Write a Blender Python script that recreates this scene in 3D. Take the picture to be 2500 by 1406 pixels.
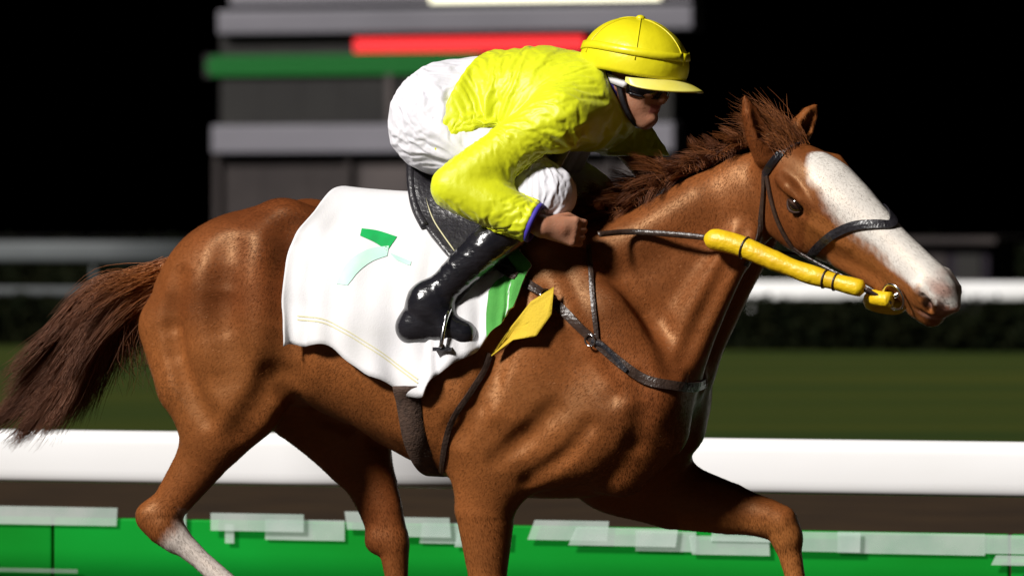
import bpy, bmesh, math, random
import numpy as np
from mathutils import Vector
from mathutils.bvhtree import BVHTree

for o in list(bpy.data.objects):
    bpy.data.objects.remove(o)
random.seed(7)
rng = np.random.default_rng(7)
SC = bpy.context.scene
COL = SC.collection

# ------------------------------------------------------------------ camera, sky, sun, exposure
CAM_D, CAM_H, FPX = 14.0, 1.58, 12320.0          # distance to the horse, eye height, focal length in photo pixels
cam = bpy.data.cameras.new('camera')
camo = bpy.data.objects.new('camera', cam)
COL.objects.link(camo)
camo.location = (0, -CAM_D, CAM_H)
camo.rotation_euler = (math.pi / 2, 0, 0)
cam.sensor_width = 36.0
cam.lens = FPX / 2500 * 36
cam.shift_y = -(703 - 560) / 2500
cam.clip_end = 5000
cam.dof.use_dof = True
cam.dof.focus_distance = 13.8
cam.dof.aperture_fstop = 4.0
SC.camera = camo

TO_SUN = Vector((-0.66, -0.60, 0.64)).normalized()
world = bpy.data.worlds.new('World')
SC.world = world
world.use_nodes = True
wn = world.node_tree
sky = wn.nodes.new('ShaderNodeTexSky')
sky.sky_type = 'NISHITA'
sky.sun_disc = False
sky.sun_elevation = math.radians(-6)               # night: the sun is below the horizon
sky.sun_rotation = math.atan2(TO_SUN.x, TO_SUN.y)
wn.links.new(sky.outputs[0], wn.nodes['Background'].inputs[0])
wn.nodes['Background'].inputs[1].default_value = 0.15

sun = bpy.data.lights.new('floodlight_sun', 'SUN')
suno = bpy.data.objects.new('floodlight_sun', sun)
COL.objects.link(suno)
sun.energy = 5.0
sun.angle = math.radians(9.0)
sun.color = (1.0, 0.965, 0.92)
suno.rotation_euler = TO_SUN.to_track_quat('Z', 'Y').to_euler()
suno.location = (-8, -12, 14)

SC.view_settings.view_transform = 'Standard'
SC.view_settings.look = 'None'
SC.view_settings.exposure = 0.22
SC.view_settings.gamma = 1.0
SC.view_settings.use_curve_mapping = False

# ------------------------------------------------------------------ coordinates
# track frame: s runs along the track (the way the horse goes), l across it towards the viewer, z up
YAW = math.radians(17)
CA, SA = math.cos(YAW), math.sin(YAW)


def C(px, py, l=0.0):
    """photo pixel on the plane at lateral offset l -> (s, l, z)"""
    k = (px - 1250) / FPX
    s = (CAM_D * k - k * l * CA + l * SA) / (CA + k * SA)
    d = CAM_D - s * SA - l * CA
    return np.array((s, l, CAM_H - (py - 560) * d / FPX))


def W(p):
    """(s,l,z) -> world, arrays welcome"""
    p = np.asarray(p, float)
    s, l, z = p[..., 0], p[..., 1], p[..., 2]
    return np.stack((s * CA - l * SA, -s * SA - l * CA, z), -1)


def Wi(p):
    p = np.asarray(p, float)
    x, y, z = p[..., 0], p[..., 1], p[..., 2]
    return np.stack((x * CA - y * SA, -x * SA - y * CA, z), -1)


def nrm(v):
    v = np.asarray(v, float)
    return v / (np.linalg.norm(v, axis=-1, keepdims=True) + 1e-12)


# ------------------------------------------------------------------ object helpers
def new_mesh(name, verts, faces, smooth=True):
    me = bpy.data.meshes.new(name)
    verts = np.asarray(verts, np.float32)
    if isinstance(faces, np.ndarray):
        nf, k = faces.shape
        me.vertices.add(len(verts))
        me.vertices.foreach_set('co', verts.ravel())
        me.loops.add(nf * k)
        me.loops.foreach_set('vertex_index', faces.astype(np.int32).ravel())
        me.polygons.add(nf)
        me.polygons.foreach_set('loop_start', np.arange(0, nf * k, k, dtype=np.int32))
        me.update(calc_edges=True)
    else:
        me.from_pydata([tuple(map(float, v)) for v in verts], [], [tuple(f) for f in faces])
        me.update()
    if smooth:
        me.polygons.foreach_set('use_smooth', np.ones(len(me.polygons), bool))
    return me


def tag(o, label=None, cat=None, group=None, kind=None):
    if label: o['label'] = label
    if cat: o['category'] = cat
    if group: o['group'] = group
    if kind: o['kind'] = kind
    return o


def empty(name, loc, label, cat, group=None):
    o = bpy.data.objects.new(name, None)
    COL.objects.link(o)
    o.location = tuple(map(float, loc))
    o.empty_display_size = 0.1
    return tag(o, label, cat, group)


def root_loc(o):
    v = np.zeros(3)
    while o is not None:
        v += np.array(o.location)
        o = o.parent
    return v


def obj(name, verts, faces, mat, parent=None, smooth=True, recalc=False):
    """mesh object; verts are world coordinates"""
    v = np.asarray(verts, float)
    if parent is not None:
        v = v - root_loc(parent)
    me = new_mesh(name, v, faces, smooth)
    if recalc:
        bm = bmesh.new(); bm.from_mesh(me)
        bmesh.ops.recalc_face_normals(bm, faces=bm.faces)
        bm.to_mesh(me); bm.free()
        if smooth:
            me.polygons.foreach_set('use_smooth', np.ones(len(me.polygons), bool))
    o = bpy.data.objects.new(name, me)
    COL.objects.link(o)
    if mat: me.materials.append(mat)
    if parent is not None: o.parent = parent
    return o


def bevel(o, w, seg=2):
    m = o.modifiers.new('bevel', 'BEVEL')
    m.width = w; m.segments = seg; m.limit_method = 'ANGLE'
    return o


def set_attr(o, name, vals):
    a = o.data.attributes.new(name, 'FLOAT', 'POINT')
    a.data.foreach_set('value', np.asarray(vals, np.float32))


def box_sl(s0, s1, l0, l1, z0, z1):
    v = W([(s, l, z) for z in (z0, z1) for l in (l0, l1) for s in (s0, s1)])
    f = [(0, 1, 3, 2), (4, 6, 7, 5), (0, 4, 5, 1), (2, 3, 7, 6), (0, 2, 6, 4), (1, 5, 7, 3)]
    return v, f


def boxobj(name, s0, s1, l0, l1, z0, z1, mat, parent, bev=0.0, smooth=False):
    v, f = box_sl(s0, s1, l0, l1, z0, z1)
    o = obj(name, v, f, mat, parent, smooth=smooth, recalc=True)
    if bev: bevel(o, bev)
    return o


def catmull(pts, n=8):
    pts = np.asarray(pts, float)
    p = np.vstack((2 * pts[0] - pts[1], pts, 2 * pts[-1] - pts[-2]))
    out = []
    for i in range(1, len(p) - 2):
        for t in np.linspace(0, 1, n, endpoint=False):
            a, b, c, d = p[i - 1], p[i], p[i + 1], p[i + 2]
            out.append(0.5 * (2 * b + (c - a) * t + (2 * a - 5 * b + 4 * c - d) * t ** 2 + (3 * b - a - 3 * c + d) * t ** 3))
    out.append(pts[-1])
    return np.array(out)


def tube(pts, rad, sides=8, cap=True):
    """verts, faces of a tube along pts (any frame)"""
    pts = np.asarray(pts, float); n = len(pts)
    rad = np.broadcast_to(np.asarray(rad, float), (n,))
    t = nrm(np.gradient(pts, axis=0))
    ref = np.array((0, 0, 1.0)) if abs(t[0][2]) < 0.9 else np.array((1.0, 0, 0))
    u = nrm(np.cross(t[0], ref)); V = []
    for i in range(n):
        u = nrm(u - t[i] * np.dot(u, t[i])); w = np.cross(t[i], u)
        for k in range(sides):
            a = 2 * math.pi * k / sides
            V.append(pts[i] + rad[i] * (math.cos(a) * u + math.sin(a) * w))
    F = [(i * sides + k, i * sides + (k + 1) % sides, (i + 1) * sides + (k + 1) % sides, (i + 1) * sides + k)
         for i in range(n - 1) for k in range(sides)]
    if cap:
        F.append(tuple(range(sides))[::-1]); F.append(tuple((n - 1) * sides + k for k in range(sides)))
    return np.array(V), F


def ribbon(pts, nor, width, thick, closed=False):
    """flat strap: box section along pts lying on a surface with normals nor"""
    pts = np.asarray(pts, float); nor = nrm(nor); n = len(pts)
    t = nrm(np.gradient(pts, axis=0))
    side = nrm(np.cross(t, nor)); width = np.broadcast_to(np.asarray(width, float), (n,))[:, None] / 2
    a = pts - side * width; b = pts + side * width
    up = nor * thick
    V = np.stack((a - up * 0.6, b - up * 0.6, b + up * 0.5, pts + up * 0.75, a + up * 0.5), 1).reshape(-1, 3)
    F = []
    for i in range(n if closed else n - 1):
        j = (i + 1) % n
        for k in range(5):
            F.append((i * 5 + k, i * 5 + (k + 1) % 5, j * 5 + (k + 1) % 5, j * 5 + k))
    if not closed:
        F.append((0, 1, 2, 3, 4)); F.append(tuple((n - 1) * 5 + k for k in range(5))[::-1])
    return V, F


def noise3(p, f, seed=0):
    """cheap smooth pseudo noise, -1..1"""
    x, y, z = p[..., 0] * f, p[..., 1] * f, p[..., 2] * f
    a = np.sin(1.7 * x + 2.1 * np.sin(1.3 * y + seed) + seed) + np.sin(1.9 * y + 1.7 * np.sin(1.1 * z + 2 * seed) + 1.3)
    b = np.sin(2.3 * z + 1.9 * np.sin(0.9 * x + 3 * seed)) + np.sin(1.1 * (x + y + z) + 1.5 * np.sin(1.7 * z - y))
    return (a + b) / 4


# ------------------------------------------------------------------ materials
def mat(name, col, rough=0.6, spec=0.5, col2=None, scale=8.0, stretch=(1, 1, 1), detail=4.0, bump=0.0, bscale=None,
        sheen=0.0, coat=0.0, metal=0.0, emit=None, estr=0.0, sss=0.0, alpha=1.0, ramp=(0.35, 0.65), transmission=0.0, bstretch=None, ridged=0.0):
    m = bpy.data.materials.new(name); m.use_nodes = True
    nt = m.node_tree; N = nt.nodes; L = nt.links
    b = N['Principled BSDF']
    b.inputs['Base Color'].default_value = (*col, 1)
    b.inputs['Roughness'].default_value = rough
    b.inputs['Specular IOR Level'].default_value = spec
    b.inputs['Metallic'].default_value = metal
    b.inputs['Sheen Weight'].default_value = sheen
    b.inputs['Coat Weight'].default_value = coat
    b.inputs['Alpha'].default_value = alpha
    b.inputs['Transmission Weight'].default_value = transmission
    if sss:
        b.inputs['Subsurface Weight'].default_value = sss
        b.inputs['Subsurface Radius'].default_value = (0.02, 0.008, 0.004)
        b.inputs['Subsurface Scale'].default_value = 0.5
    if emit:
        b.inputs['Emission Color'].default_value = (*emit, 1)
        b.inputs['Emission Strength'].default_value = estr
    tc = N.new('ShaderNodeTexCoord')
    mp = N.new('ShaderNodeMapping'); mp.inputs['Scale'].default_value = stretch
    mp.inputs['Rotation'].default_value = (0, 0, YAW)
    L.new(tc.outputs['Object'], mp.inputs[0])
    if col2:
        nz = N.new('ShaderNodeTexNoise'); nz.inputs['Scale'].default_value = scale; nz.inputs['Detail'].default_value = detail
        L.new(mp.outputs[0], nz.inputs['Vector'])
        mr = N.new('ShaderNodeMapRange'); mr.inputs[1].default_value, mr.inputs[2].default_value = ramp
        L.new(nz.outputs[0], mr.inputs[0])
        mx = N.new('ShaderNodeMix'); mx.data_type = 'RGBA'
        mx.inputs[6].default_value = (*col, 1); mx.inputs[7].default_value = (*col2, 1)
        L.new(mr.outputs[0], mx.inputs[0]); L.new(mx.outputs[2], b.inputs['Base Color'])
    if bump:
        mp2 = N.new('ShaderNodeMapping'); mp2.inputs['Scale'].default_value = bstretch or stretch
        mp2.inputs['Rotation'].default_value = (0, 0, YAW)
        L.new(tc.outputs['Object'], mp2.inputs[0])
        n2 = N.new('ShaderNodeTexNoise'); n2.inputs['Scale'].default_value = bscale or scale; n2.inputs['Detail'].default_value = 5
        L.new(mp2.outputs[0], n2.inputs['Vector'])
        if ridged:                                     # sharp cloth creases
            n2.noise_type = 'RIDGED_MULTIFRACTAL'; n2.inputs['Detail'].default_value = 2.5; n2.inputs['Distortion'].default_value = 0.7
            n2.normalize = True if hasattr(n2, 'normalize') else None
        bp = N.new('ShaderNodeBump'); bp.inputs['Strength'].default_value = min(1, bump); bp.inputs['Distance'].default_value = ridged or 0.01
        L.new(n2.outputs[0], bp.inputs['Height']); L.new(bp.outputs[0], b.inputs['Normal'])
    return m


def hair_coat(name):
    """colour of the single coat hairs, taken from point attributes"""
    m = bpy.data.materials.new(name); m.use_nodes = True
    N = m.node_tree.nodes; b = N['Principled BSDF']
    at = N.new('ShaderNodeAttribute'); at.attribute_name = 'hair_colour'
    m.node_tree.links.new(at.outputs['Color'], b.inputs['Base Color'])
    b.inputs['Roughness'].default_value = 0.5; b.inputs['Specular IOR Level'].default_value = 0.42
    b.inputs['Specular Tint'].default_value = (1.0, 0.66, 0.38, 1)
    return m


def attr_mix(m, attr, col, rough=None):
    """mix the material's base colour to col where the point attribute is 1"""
    nt = m.node_tree; N = nt.nodes; L = nt.links; b = N['Principled BSDF']
    at = N.new('ShaderNodeAttribute'); at.attribute_name = attr
    mx = N.new('ShaderNodeMix'); mx.data_type = 'RGBA'
    inp = b.inputs['Base Color']
    if inp.links:
        L.new(inp.links[0].from_socket, mx.inputs[6])
    else:
        mx.inputs[6].default_value = inp.default_value
    mx.inputs[7].default_value = (*col, 1)
    L.new(at.outputs['Fac'], mx.inputs[0]); L.new(mx.outputs[2], inp)
    return m


M = {}
M['coat'] = mat('chestnut_coat', (0.200, 0.055, 0.015), 0.45, 0.52, (0.085, 0.021, 0.006), 5.0, (0.45, 1, 1), 9, 0.05, 420, sheen=0.0,
                ramp=(0.36, 0.66), bstretch=(0.22, 1, 0.6))


def streak(m, scale, stretch, lo, hi):
    """multiply the base colour by a fine hair-direction noise"""
    nt = m.node_tree; N = nt.nodes; L = nt.links; inp = N['Principled BSDF'].inputs['Base Color']
    tc = N.new('ShaderNodeTexCoord'); mp = N.new('ShaderNodeMapping'); mp.inputs['Scale'].default_value = stretch
    mp.inputs['Rotation'].default_value = (0, 0.35, YAW)
    nz = N.new('ShaderNodeTexNoise'); nz.inputs['Scale'].default_value = scale; nz.inputs['Detail'].default_value = 6
    L.new(tc.outputs['Object'], mp.inputs[0]); L.new(mp.outputs[0], nz.inputs['Vector'])
    mr = N.new('ShaderNodeMapRange'); mr.inputs[1].default_value = .3; mr.inputs[2].default_value = .7; mr.inputs[3].default_value = lo; mr.inputs[4].default_value = hi
    L.new(nz.outputs[0], mr.inputs[0])
    mx = N.new('ShaderNodeMix'); mx.data_type = 'RGBA'; mx.blend_type = 'MULTIPLY'; mx.inputs[0].default_value = 1
    L.new(inp.links[0].from_socket, mx.inputs[6]); L.new(mr.outputs[0], mx.inputs[7]); L.new(mx.outputs[2], inp)


attr_mix(M['coat'], 'gold', (0.32, 0.115, 0.030)); streak(M['coat'], 110, (0.14, 1, 1), .92, 1.07);
M['coat'].node_tree.nodes['Principled BSDF'].inputs['Specular Tint'].default_value = (1.0, 0.62, 0.32, 1); attr_mix(M['coat'], 'white', (0.66, 0.62, 0.57))
attr_mix(M['coat'], 'dark', (0.035, 0.016, 0.010)); attr_mix(M['coat'], 'pink', (0.42, 0.22, 0.17))
M['hair'] = mat('mane_hair', (0.060, 0.019, 0.011), 0.55, 0.25)
attr_mix(M['hair'], 'tint', (0.29, 0.095, 0.022))
M['lid'] = mat('dark_eyelid_skin', (0.030, 0.012, 0.007), 0.65, 0.25, (0.05, 0.02, 0.01), 60)
M['eye'] = mat('eye_gloss', (0.012, 0.006, 0.004), 0.08, 0.7)
M['hoof'] = mat('hoof_horn', (0.06, 0.045, 0.035), 0.5, 0.4, (0.11, 0.09, 0.07), 30, (1, 1, 0.1), bump=0.3)
M['cloth'] = mat('white_saddle_cloth', (0.72, 0.71, 0.73), 0.85, 0.2, (0.64, 0.63, 0.63), 5, bump=0.12, bscale=240, sheen=0.1)
M['cloth_line'] = mat('cream_stitching', (0.62, 0.58, 0.36), 0.8, 0.2)
M['cloth_green'] = mat('green_cloth_print', (0.004, 0.38, 0.085), 0.75, 0.25, (0.006, 0.30, 0.07), 20)
M['cloth_mint'] = mat('pale_green_cloth_print', (0.42, 0.70, 0.58), 0.8, 0.2, (0.55, 0.75, 0.66), 12)
M['cloth_trim'] = mat('green_cloth_trim', (0.09, 0.36, 0.07), 0.8, 0.2, (0.06, 0.28, 0.05), 16, bump=0.2, bscale=240)
M['yellow_cloth'] = mat('yellow_breast_cloth', (0.62, 0.44, 0.03), 0.75, 0.25, (0.52, 0.35, 0.02), 9, bump=0.25, bscale=160)
M['yellow_rubber'] = mat('yellow_rubber', (0.74, 0.50, 0.008), 0.42, 0.45, (0.62, 0.38, 0.006), 14, bump=0.35, bscale=60)
M['leather'] = mat('black_leather', (0.012, 0.011, 0.014), 0.33, 0.6, (0.022, 0.02, 0.024), 40, bump=0.3, bscale=90)
M['boot'] = mat('polished_black_boot', (0.008, 0.008, 0.011), 0.20, 0.8, (0.014, 0.013, 0.017), 12, bump=0.35, bscale=22, coat=0.5, bstretch=(1, 1, 2.4))
M['strap'] = mat('dark_brown_strap', (0.030, 0.018, 0.014), 0.34, 0.6, (0.05, 0.03, 0.022), 40, bump=0.3, bscale=120)
M['girth'] = mat('girth_webbing', (0.085, 0.05, 0.035), 0.75, 0.3, (0.05, 0.03, 0.022), 60, bump=0.4, bscale=160)
M['steel'] = mat('bright_steel', (0.7, 0.7, 0.72), 0.18, 0.5, metal=1.0)
M['silk'] = mat('yellow_silk', (0.66, 0.72, 0.012), 0.45, 0.35, (0.58, 0.61, 0.008), 4, bump=0.25, bscale=30, sheen=0.1)
M['cap'] = mat('yellow_cap_silk', (0.74, 0.66, 0.012), 0.32, 0.45, (0.66, 0.58, 0.008), 5, bump=0.2, bscale=30)
M['cap_white'] = mat('pale_yellow_peak', (0.76, 0.71, 0.22), 0.35, 0.45, (0.72, 0.64, 0.10), 9)
M['breeches'] = mat('white_breeches', (0.71, 0.70, 0.74), 0.7, 0.3, (0.64, 0.63, 0.68), 5, bump=0.2, bscale=40)
M['blue'] = mat('violet_blue_trim', (0.06, 0.04, 0.35), 0.6, 0.3)
M['skin'] = mat('skin', (0.42, 0.20, 0.12), 0.5, 0.4, (0.36, 0.15, 0.085), 20, bump=0.15, bscale=200, sss=0.15)
attr_mix(M['skin'], 'lip', (0.34, 0.10, 0.08)); attr_mix(M['skin'], 'brow', (0.03, 0.016, 0.01))
M['lens'] = mat('dark_goggle_lens', (0.006, 0.006, 0.009), 0.06, 0.8)
M['goggle_strap'] = mat('white_goggle_strap', (0.78, 0.76, 0.78), 0.6, 0.3)
M['rail'] = mat('white_rail_plastic', (0.74, 0.735, 0.745), 0.38, 0.4, (0.67, 0.665, 0.66), 1.6, (0.3, 1, 1), bump=0.05, bscale=6)
M['rail_grey'] = mat('dim_grey_rail', (0.10, 0.11, 0.115), 0.6, 0.3, (0.06, 0.066, 0.07), 1.2, (0.2, 1, 1))  # weaker light on the far rails put into the grey; board legs share it
M['board_green'] = mat('green_board', (0.0008, 0.27, 0.024), 0.6, 0.08, (0.0006, 0.16, 0.008), 1.4, (0.4, 1, 1), ramp=(0.3, 0.7))
M['led_text'] = mat('painted_led_text', (0.66, 0.74, 0.70), 0.5, 0.4, (0.50, 0.64, 0.57), 6, alpha=0.33)  # glow of LED writing put into a pale plate colour
M['dirt'] = mat('night_dark_dirt', (0.036, 0.020, 0.008), 0.9, 0.2, (0.020, 0.011, 0.005), 3, (0.5, 1, 1), 8, bump=0.8, bscale=14)  # soil darkened in colour for the weak night light
M['grass'] = mat('infield_turf', (0.016, 0.032, 0.0025), 0.9, 0.15, (0.038, 0.046, 0.003), 0.35, (0.12, 1, 1), 6, bump=0.9, bscale=40)
M['hedge'] = mat('night_dark_leaf', (0.003, 0.005, 0.0015), 0.8, 0.05, (0.006, 0.007, 0.002), 3)  # night dark put into the leaf colour, nearly black
M['far_ground'] = mat('night_dark_far_ground', (0.006, 0.005, 0.006), 0.9, 0.1, (0.010, 0.009, 0.010), 0.2)  # unlit distance put into a near-black ground colour
M['beam'] = mat('grey_painted_steel', (0.165, 0.157, 0.182), 0.6, 0.3, (0.12, 0.115, 0.134), 0.7, (0.15, 1, 1))
M['wall'] = mat('brown_grey_cladding', (0.034, 0.027, 0.026), 0.7, 0.2, (0.024, 0.019, 0.019), 1.0)
M['wall_pale'] = mat('pale_brown_cladding', (0.075, 0.062, 0.06), 0.7, 0.2, (0.055, 0.046, 0.046), 1.0)
M['hut'] = mat('dark_purple_paint', (0.013, 0.008, 0.016), 0.7, 0.2, (0.009, 0.006, 0.011), 1.0)
M['screen'] = mat('dark_display_face', (0.008, 0.007, 0.007), 0.55, 0.25, (0.013, 0.012, 0.011), 0.8)
M['led_green'] = mat('green_leds', (0.005, 0.03, 0.008), 0.4, 0.3, emit=(0.0, 0.30, 0.030), estr=0.30)
M['led_red'] = mat('red_leds', (0.03, 0.004, 0.004), 0.4, 0.3, emit=(1.0, 0.035, 0.04), estr=1.25)
M['lamp'] = mat('lit_lamp_strip', (0.8, 0.78, 0.6), 0.5, 0.3, emit=(1.0, 0.96, 0.72), estr=1.3)

# ------------------------------------------------------------------ implicit modelling
class Grid:
    def __init__(self, lo, hi, h):
        self.lo = np.array(lo, float); self.h = h
        self.n = np.ceil((np.array(hi) - self.lo) / h).astype(int) + 1
        self.f = np.full(self.n, 0.5, np.float32)
        self.ax = [self.lo[i] + h * np.arange(self.n[i]) for i in range(3)]

    def block(self, lo, hi):
        a = np.clip(np.floor((np.array(lo) - self.lo) / self.h).astype(int), 0, self.n)
        b = np.clip(np.ceil((np.array(hi) - self.lo) / self.h).astype(int) + 1, 0, self.n)
        sl = tuple(slice(a[i], b[i]) for i in range(3))
        x = self.ax[0][sl[0]][:, None, None].astype(np.float32)
        y = self.ax[1][sl[1]][None, :, None].astype(np.float32)
        z = self.ax[2][sl[2]][None, None, :].astype(np.float32)
        return sl, x, y, z

    def add(self, prim, k=0.04, inflate=0.0, mode='add'):
        fn, lo, hi = prim
        m = k + 0.05 + inflate
        sl, x, y, z = self.block(np.array(lo) - m, np.array(hi) + m)
        d = fn(x, y, z) - inflate
        cur = self.f[sl]
        if cur.size == 0: return
        if mode == 'add':
            hh = np.clip(0.5 + 0.5 * (cur - d) / k, 0, 1)
            self.f[sl] = cur * (1 - hh) + d * hh - k * hh * (1 - hh)
        else:
            d = -d
            hh = np.clip(0.5 - 0.5 * (cur - d) / k, 0, 1)
            self.f[sl] = cur * (1 - hh) + d * hh + k * hh * (1 - hh)

    def sample(self, p):
        p = np.asarray(p, float)
        q = (p - self.lo) / self.h
        i = np.clip(np.floor(q).astype(int), 0, self.n - 2); t = np.clip(q - i, 0, 1)
        r = 0
        for dx in (0, 1):
            for dy in (0, 1):
                for dz in (0, 1):
                    w = (t[..., 0] if dx else 1 - t[..., 0]) * (t[..., 1] if dy else 1 - t[..., 1]) * (t[..., 2] if dz else 1 - t[..., 2])
                    r = r + w * self.f[i[..., 0] + dx, i[..., 1] + dy, i[..., 2] + dz]
        return r

    def grad(self, p, e=None):
        e = e or self.h * 1.5
        g = [self.sample(p + np.eye(3)[i] * e) - self.sample(p - np.eye(3)[i] * e) for i in range(3)]
        return nrm(np.stack(g, -1))

    def push_out(self, p, off, it=6):
        """move points so that they lie at least off outside"""
        p = np.array(p, float)
        for _ in range(it):
            d = self.sample(p); need = np.maximum(off - d, 0)
            p = p + self.grad(p) * need[..., None]
        return p

    def mesh(self):
        f = self.f; ins = f < 0
        nx, ny, nz = f.shape
        cnt = np.zeros((nx - 1, ny - 1, nz - 1), np.uint8)
        corners = [(i, j, k) for i in (0, 1) for j in (0, 1) for k in (0, 1)]
        for i, j, k in corners:
            cnt += ins[i:nx - 1 + i, j:ny - 1 + j, k:nz - 1 + k]
        act = np.argwhere((cnt > 0) & (cnt < 8))
        vid = np.full(cnt.shape, -1, np.int32)
        vid[act[:, 0], act[:, 1], act[:, 2]] = np.arange(len(act))
        cv = np.stack([f[act[:, 0] + i, act[:, 1] + j, act[:, 2] + k] for i, j, k in corners], 1)
        pos = np.zeros((len(act), 3)); num = np.zeros(len(act))
        ca = np.array(corners, float)
        for a in range(8):
            for b in range(a + 1, 8):
                if np.abs(ca[a] - ca[b]).sum() != 1: continue
                va, vb = cv[:, a], cv[:, b]
                m = (va < 0) != (vb < 0)
                t = np.where(m, va / np.where(va - vb == 0, 1, va - vb), 0)[:, None]
                pos += np.where(m[:, None], ca[a] + (ca[b] - ca[a]) * t, 0); num += m
        V = self.lo + (act + pos / num[:, None]) * self.h
        Q = []
        for axis in range(3):
            u, w = (axis + 1) % 3, (axis + 2) % 3
            A = [slice(None)] * 3; B = [slice(None)] * 3
            A[axis] = slice(0, f.shape[axis] - 1); B[axis] = slice(1, None)
            ch = ins[tuple(A)] != ins[tuple(B)]
            e = np.argwhere(ch)
            e = e[(e[:, u] > 0) & (e[:, w] > 0) & (e[:, u] < f.shape[u] - 1) & (e[:, w] < f.shape[w] - 1)]
            first = ins[e[:, 0], e[:, 1], e[:, 2]]
            du = np.zeros(3, int); du[u] = 1; dw = np.zeros(3, int); dw[w] = 1
            c = [e - du - dw, e - dw, e, e - du]
            q = np.stack([vid[x[:, 0], x[:, 1], x[:, 2]] for x in c], 1)
            q[~first] = q[~first][:, ::-1]
            Q.append(q)
        Q = np.vstack(Q); Q = Q[(Q >= 0).all(1)]
        Q = Q[:, ::-1]          # the (s,l,z) frame is left handed
        return V, Q


def seg(a, b, ra, rb, lat=1.0):
    """tapered capsule, its lateral (l) extent scaled by lat"""
    a = np.asarray(a, np.float32); b = np.asarray(b, np.float32); ba = b - a
    L2 = float(np.dot(ba, ba)) + 1e-9

    def fn(x, y, z):
        px, py, pz = x - a[0], y - a[1], z - a[2]
        h = np.clip((px * ba[0] + py * ba[1] + pz * ba[2]) / L2, 0, 1)
        qx, qy, qz = px - ba[0] * h, (py - ba[1] * h) / lat, pz - ba[2] * h
        return (np.sqrt(qx * qx + qy * qy + qz * qz) - (ra + (rb - ra) * h)) * min(1.0, lat ** 0.5)
    r = max(ra, rb) * max(1, lat)
    return fn, np.minimum(a, b) - r, np.maximum(a, b) + r


def chain(pts, lat=1.0):
    """polyline of (point, radius); hard union of tapered capsules"""
    ss = [seg(pts[i][0], pts[i + 1][0], pts[i][1], pts[i + 1][1], lat) for i in range(len(pts) - 1)]

    def fn(x, y, z):
        d = ss[0][0](x, y, z)
        for q in ss[1:]: d = np.minimum(d, q[0](x, y, z))
        return d
    return fn, np.min([q[1] for q in ss], 0), np.max([q[2] for q in ss], 0)


def ell(c, r, R=None):
    c = np.asarray(c, np.float32); r = np.asarray(r, np.float32)
    R = np.eye(3) if R is None else np.asarray(R)          # rows: local axes

    def fn(x, y, z):
        px, py, pz = x - c[0], y - c[1], z - c[2]
        q = [R[i][0] * px + R[i][1] * py + R[i][2] * pz for i in range(3)]
        k0 = np.sqrt((q[0] / r[0]) ** 2 + (q[1] / r[1]) ** 2 + (q[2] / r[2]) ** 2)
        k1 = np.sqrt((q[0] / r[0] ** 2) ** 2 + (q[1] / r[1] ** 2) ** 2 + (q[2] / r[2] ** 2) ** 2) + 1e-6
        return k0 * (k0 - 1) / k1
    e = np.sqrt((R.T ** 2 * r ** 2).sum(1))
    return fn, c - e, c + e


def smooth_table(x, y, n=400, sig=None):
    xs = np.linspace(x[0], x[-1], n); ys = np.interp(xs, x, y)
    sig = sig or n / 45
    k = np.exp(-0.5 * (np.arange(-int(3 * sig), int(3 * sig) + 1) / sig) ** 2); k /= k.sum()
    pad = len(k) // 2
    yp = np.concatenate((2 * ys[0] - ys[pad:0:-1], ys, 2 * ys[-1] - ys[-2:-pad - 2:-1]))
    return xs, np.convolve(yp, k, 'valid')


# ------------------------------------------------------------------ the setting
ground_v = W([(-900, -900, 0), (900, -900, 0), (900, 60, 0), (-900, 60, 0)])
tag(obj('ground', ground_v, [(0, 1, 2, 3)], M['far_ground'], smooth=False, recalc=True), kind='structure')


def sheet(name, l0, l1, z, m, n=1):
    v = W([(-160, l0, z), (160, l0, z), (160, l1, z), (-160, l1, z)])
    return tag(obj(name, v, [(0, 1, 2, 3)], m, smooth=False, recalc=True), kind='structure')


sheet('dirt_track', -21.0, 12.0, 0.004, M['dirt'])
sheet('infield_grass', -56.0, -21.0, 0.008, M['grass'])


def srange(l, margin=0.0):
    """the stretch of s seen at lateral distance l"""
    return C(-margin, 0, l)[0], C(2500 + margin, 0, l)[0]


# --- inner running rail, just beyond the horse
RL = -1.91
rail = empty('running_rail', W((0, RL, 0)), 'thick white plastic running rail right behind the galloping horse', 'rail')


def rail_profile(h, d, n=28, p=4.0):
    a = np.linspace(0, 2 * math.pi, n, endpoint=False)
    c, s = np.cos(a), np.sin(a)
    return np.stack((np.sign(c) * np.abs(c) ** (2 / p) * d / 2, np.sign(s) * np.abs(s) ** (2 / p) * h / 2), 1)


def rail_piece(name, s0, s1, l, zc, h, d, m, parent):
    pr = rail_profile(h, d)
    V, F = [], []; n = len(pr)
    for s in np.linspace(s0, s1, 5):
        V += [(s, l + a, zc + b) for a, b in pr]
    for i in range(4):
        F += [(i * n + k, i * n + (k + 1) % n, (i + 1) * n + (k + 1) % n, (i + 1) * n + k) for k in range(n)]
    F += [tuple(range(n)), tuple(range(4 * n, 5 * n))]
    return obj(name, W(V), F, m, parent, recalc=True)


s_post = C(1130, 1100, RL)[0]
for i in range(-4, 5):
    a = s_post + 2.4 * i
    rail_piece('rail_length', a + 0.003, a + 2.397, RL, 0.842, 0.172, 0.10, M['rail'], rail)
    # gooseneck post: foot set back on the infield side, arm curving forward under the rail
    pts = catmull([(a, RL - 0.32, 0.0), (a, RL - 0.32, 0.35), (a, RL - 0.28, 0.60), (a, RL - 0.13, 0.72), (a, RL - 0.03, 0.77)], 6)
    V, F = tube(W(pts), np.linspace(0.035, 0.028, len(pts)), 12)
    obj('post', V, F, M['rail'], rail, recalc=True)

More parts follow.
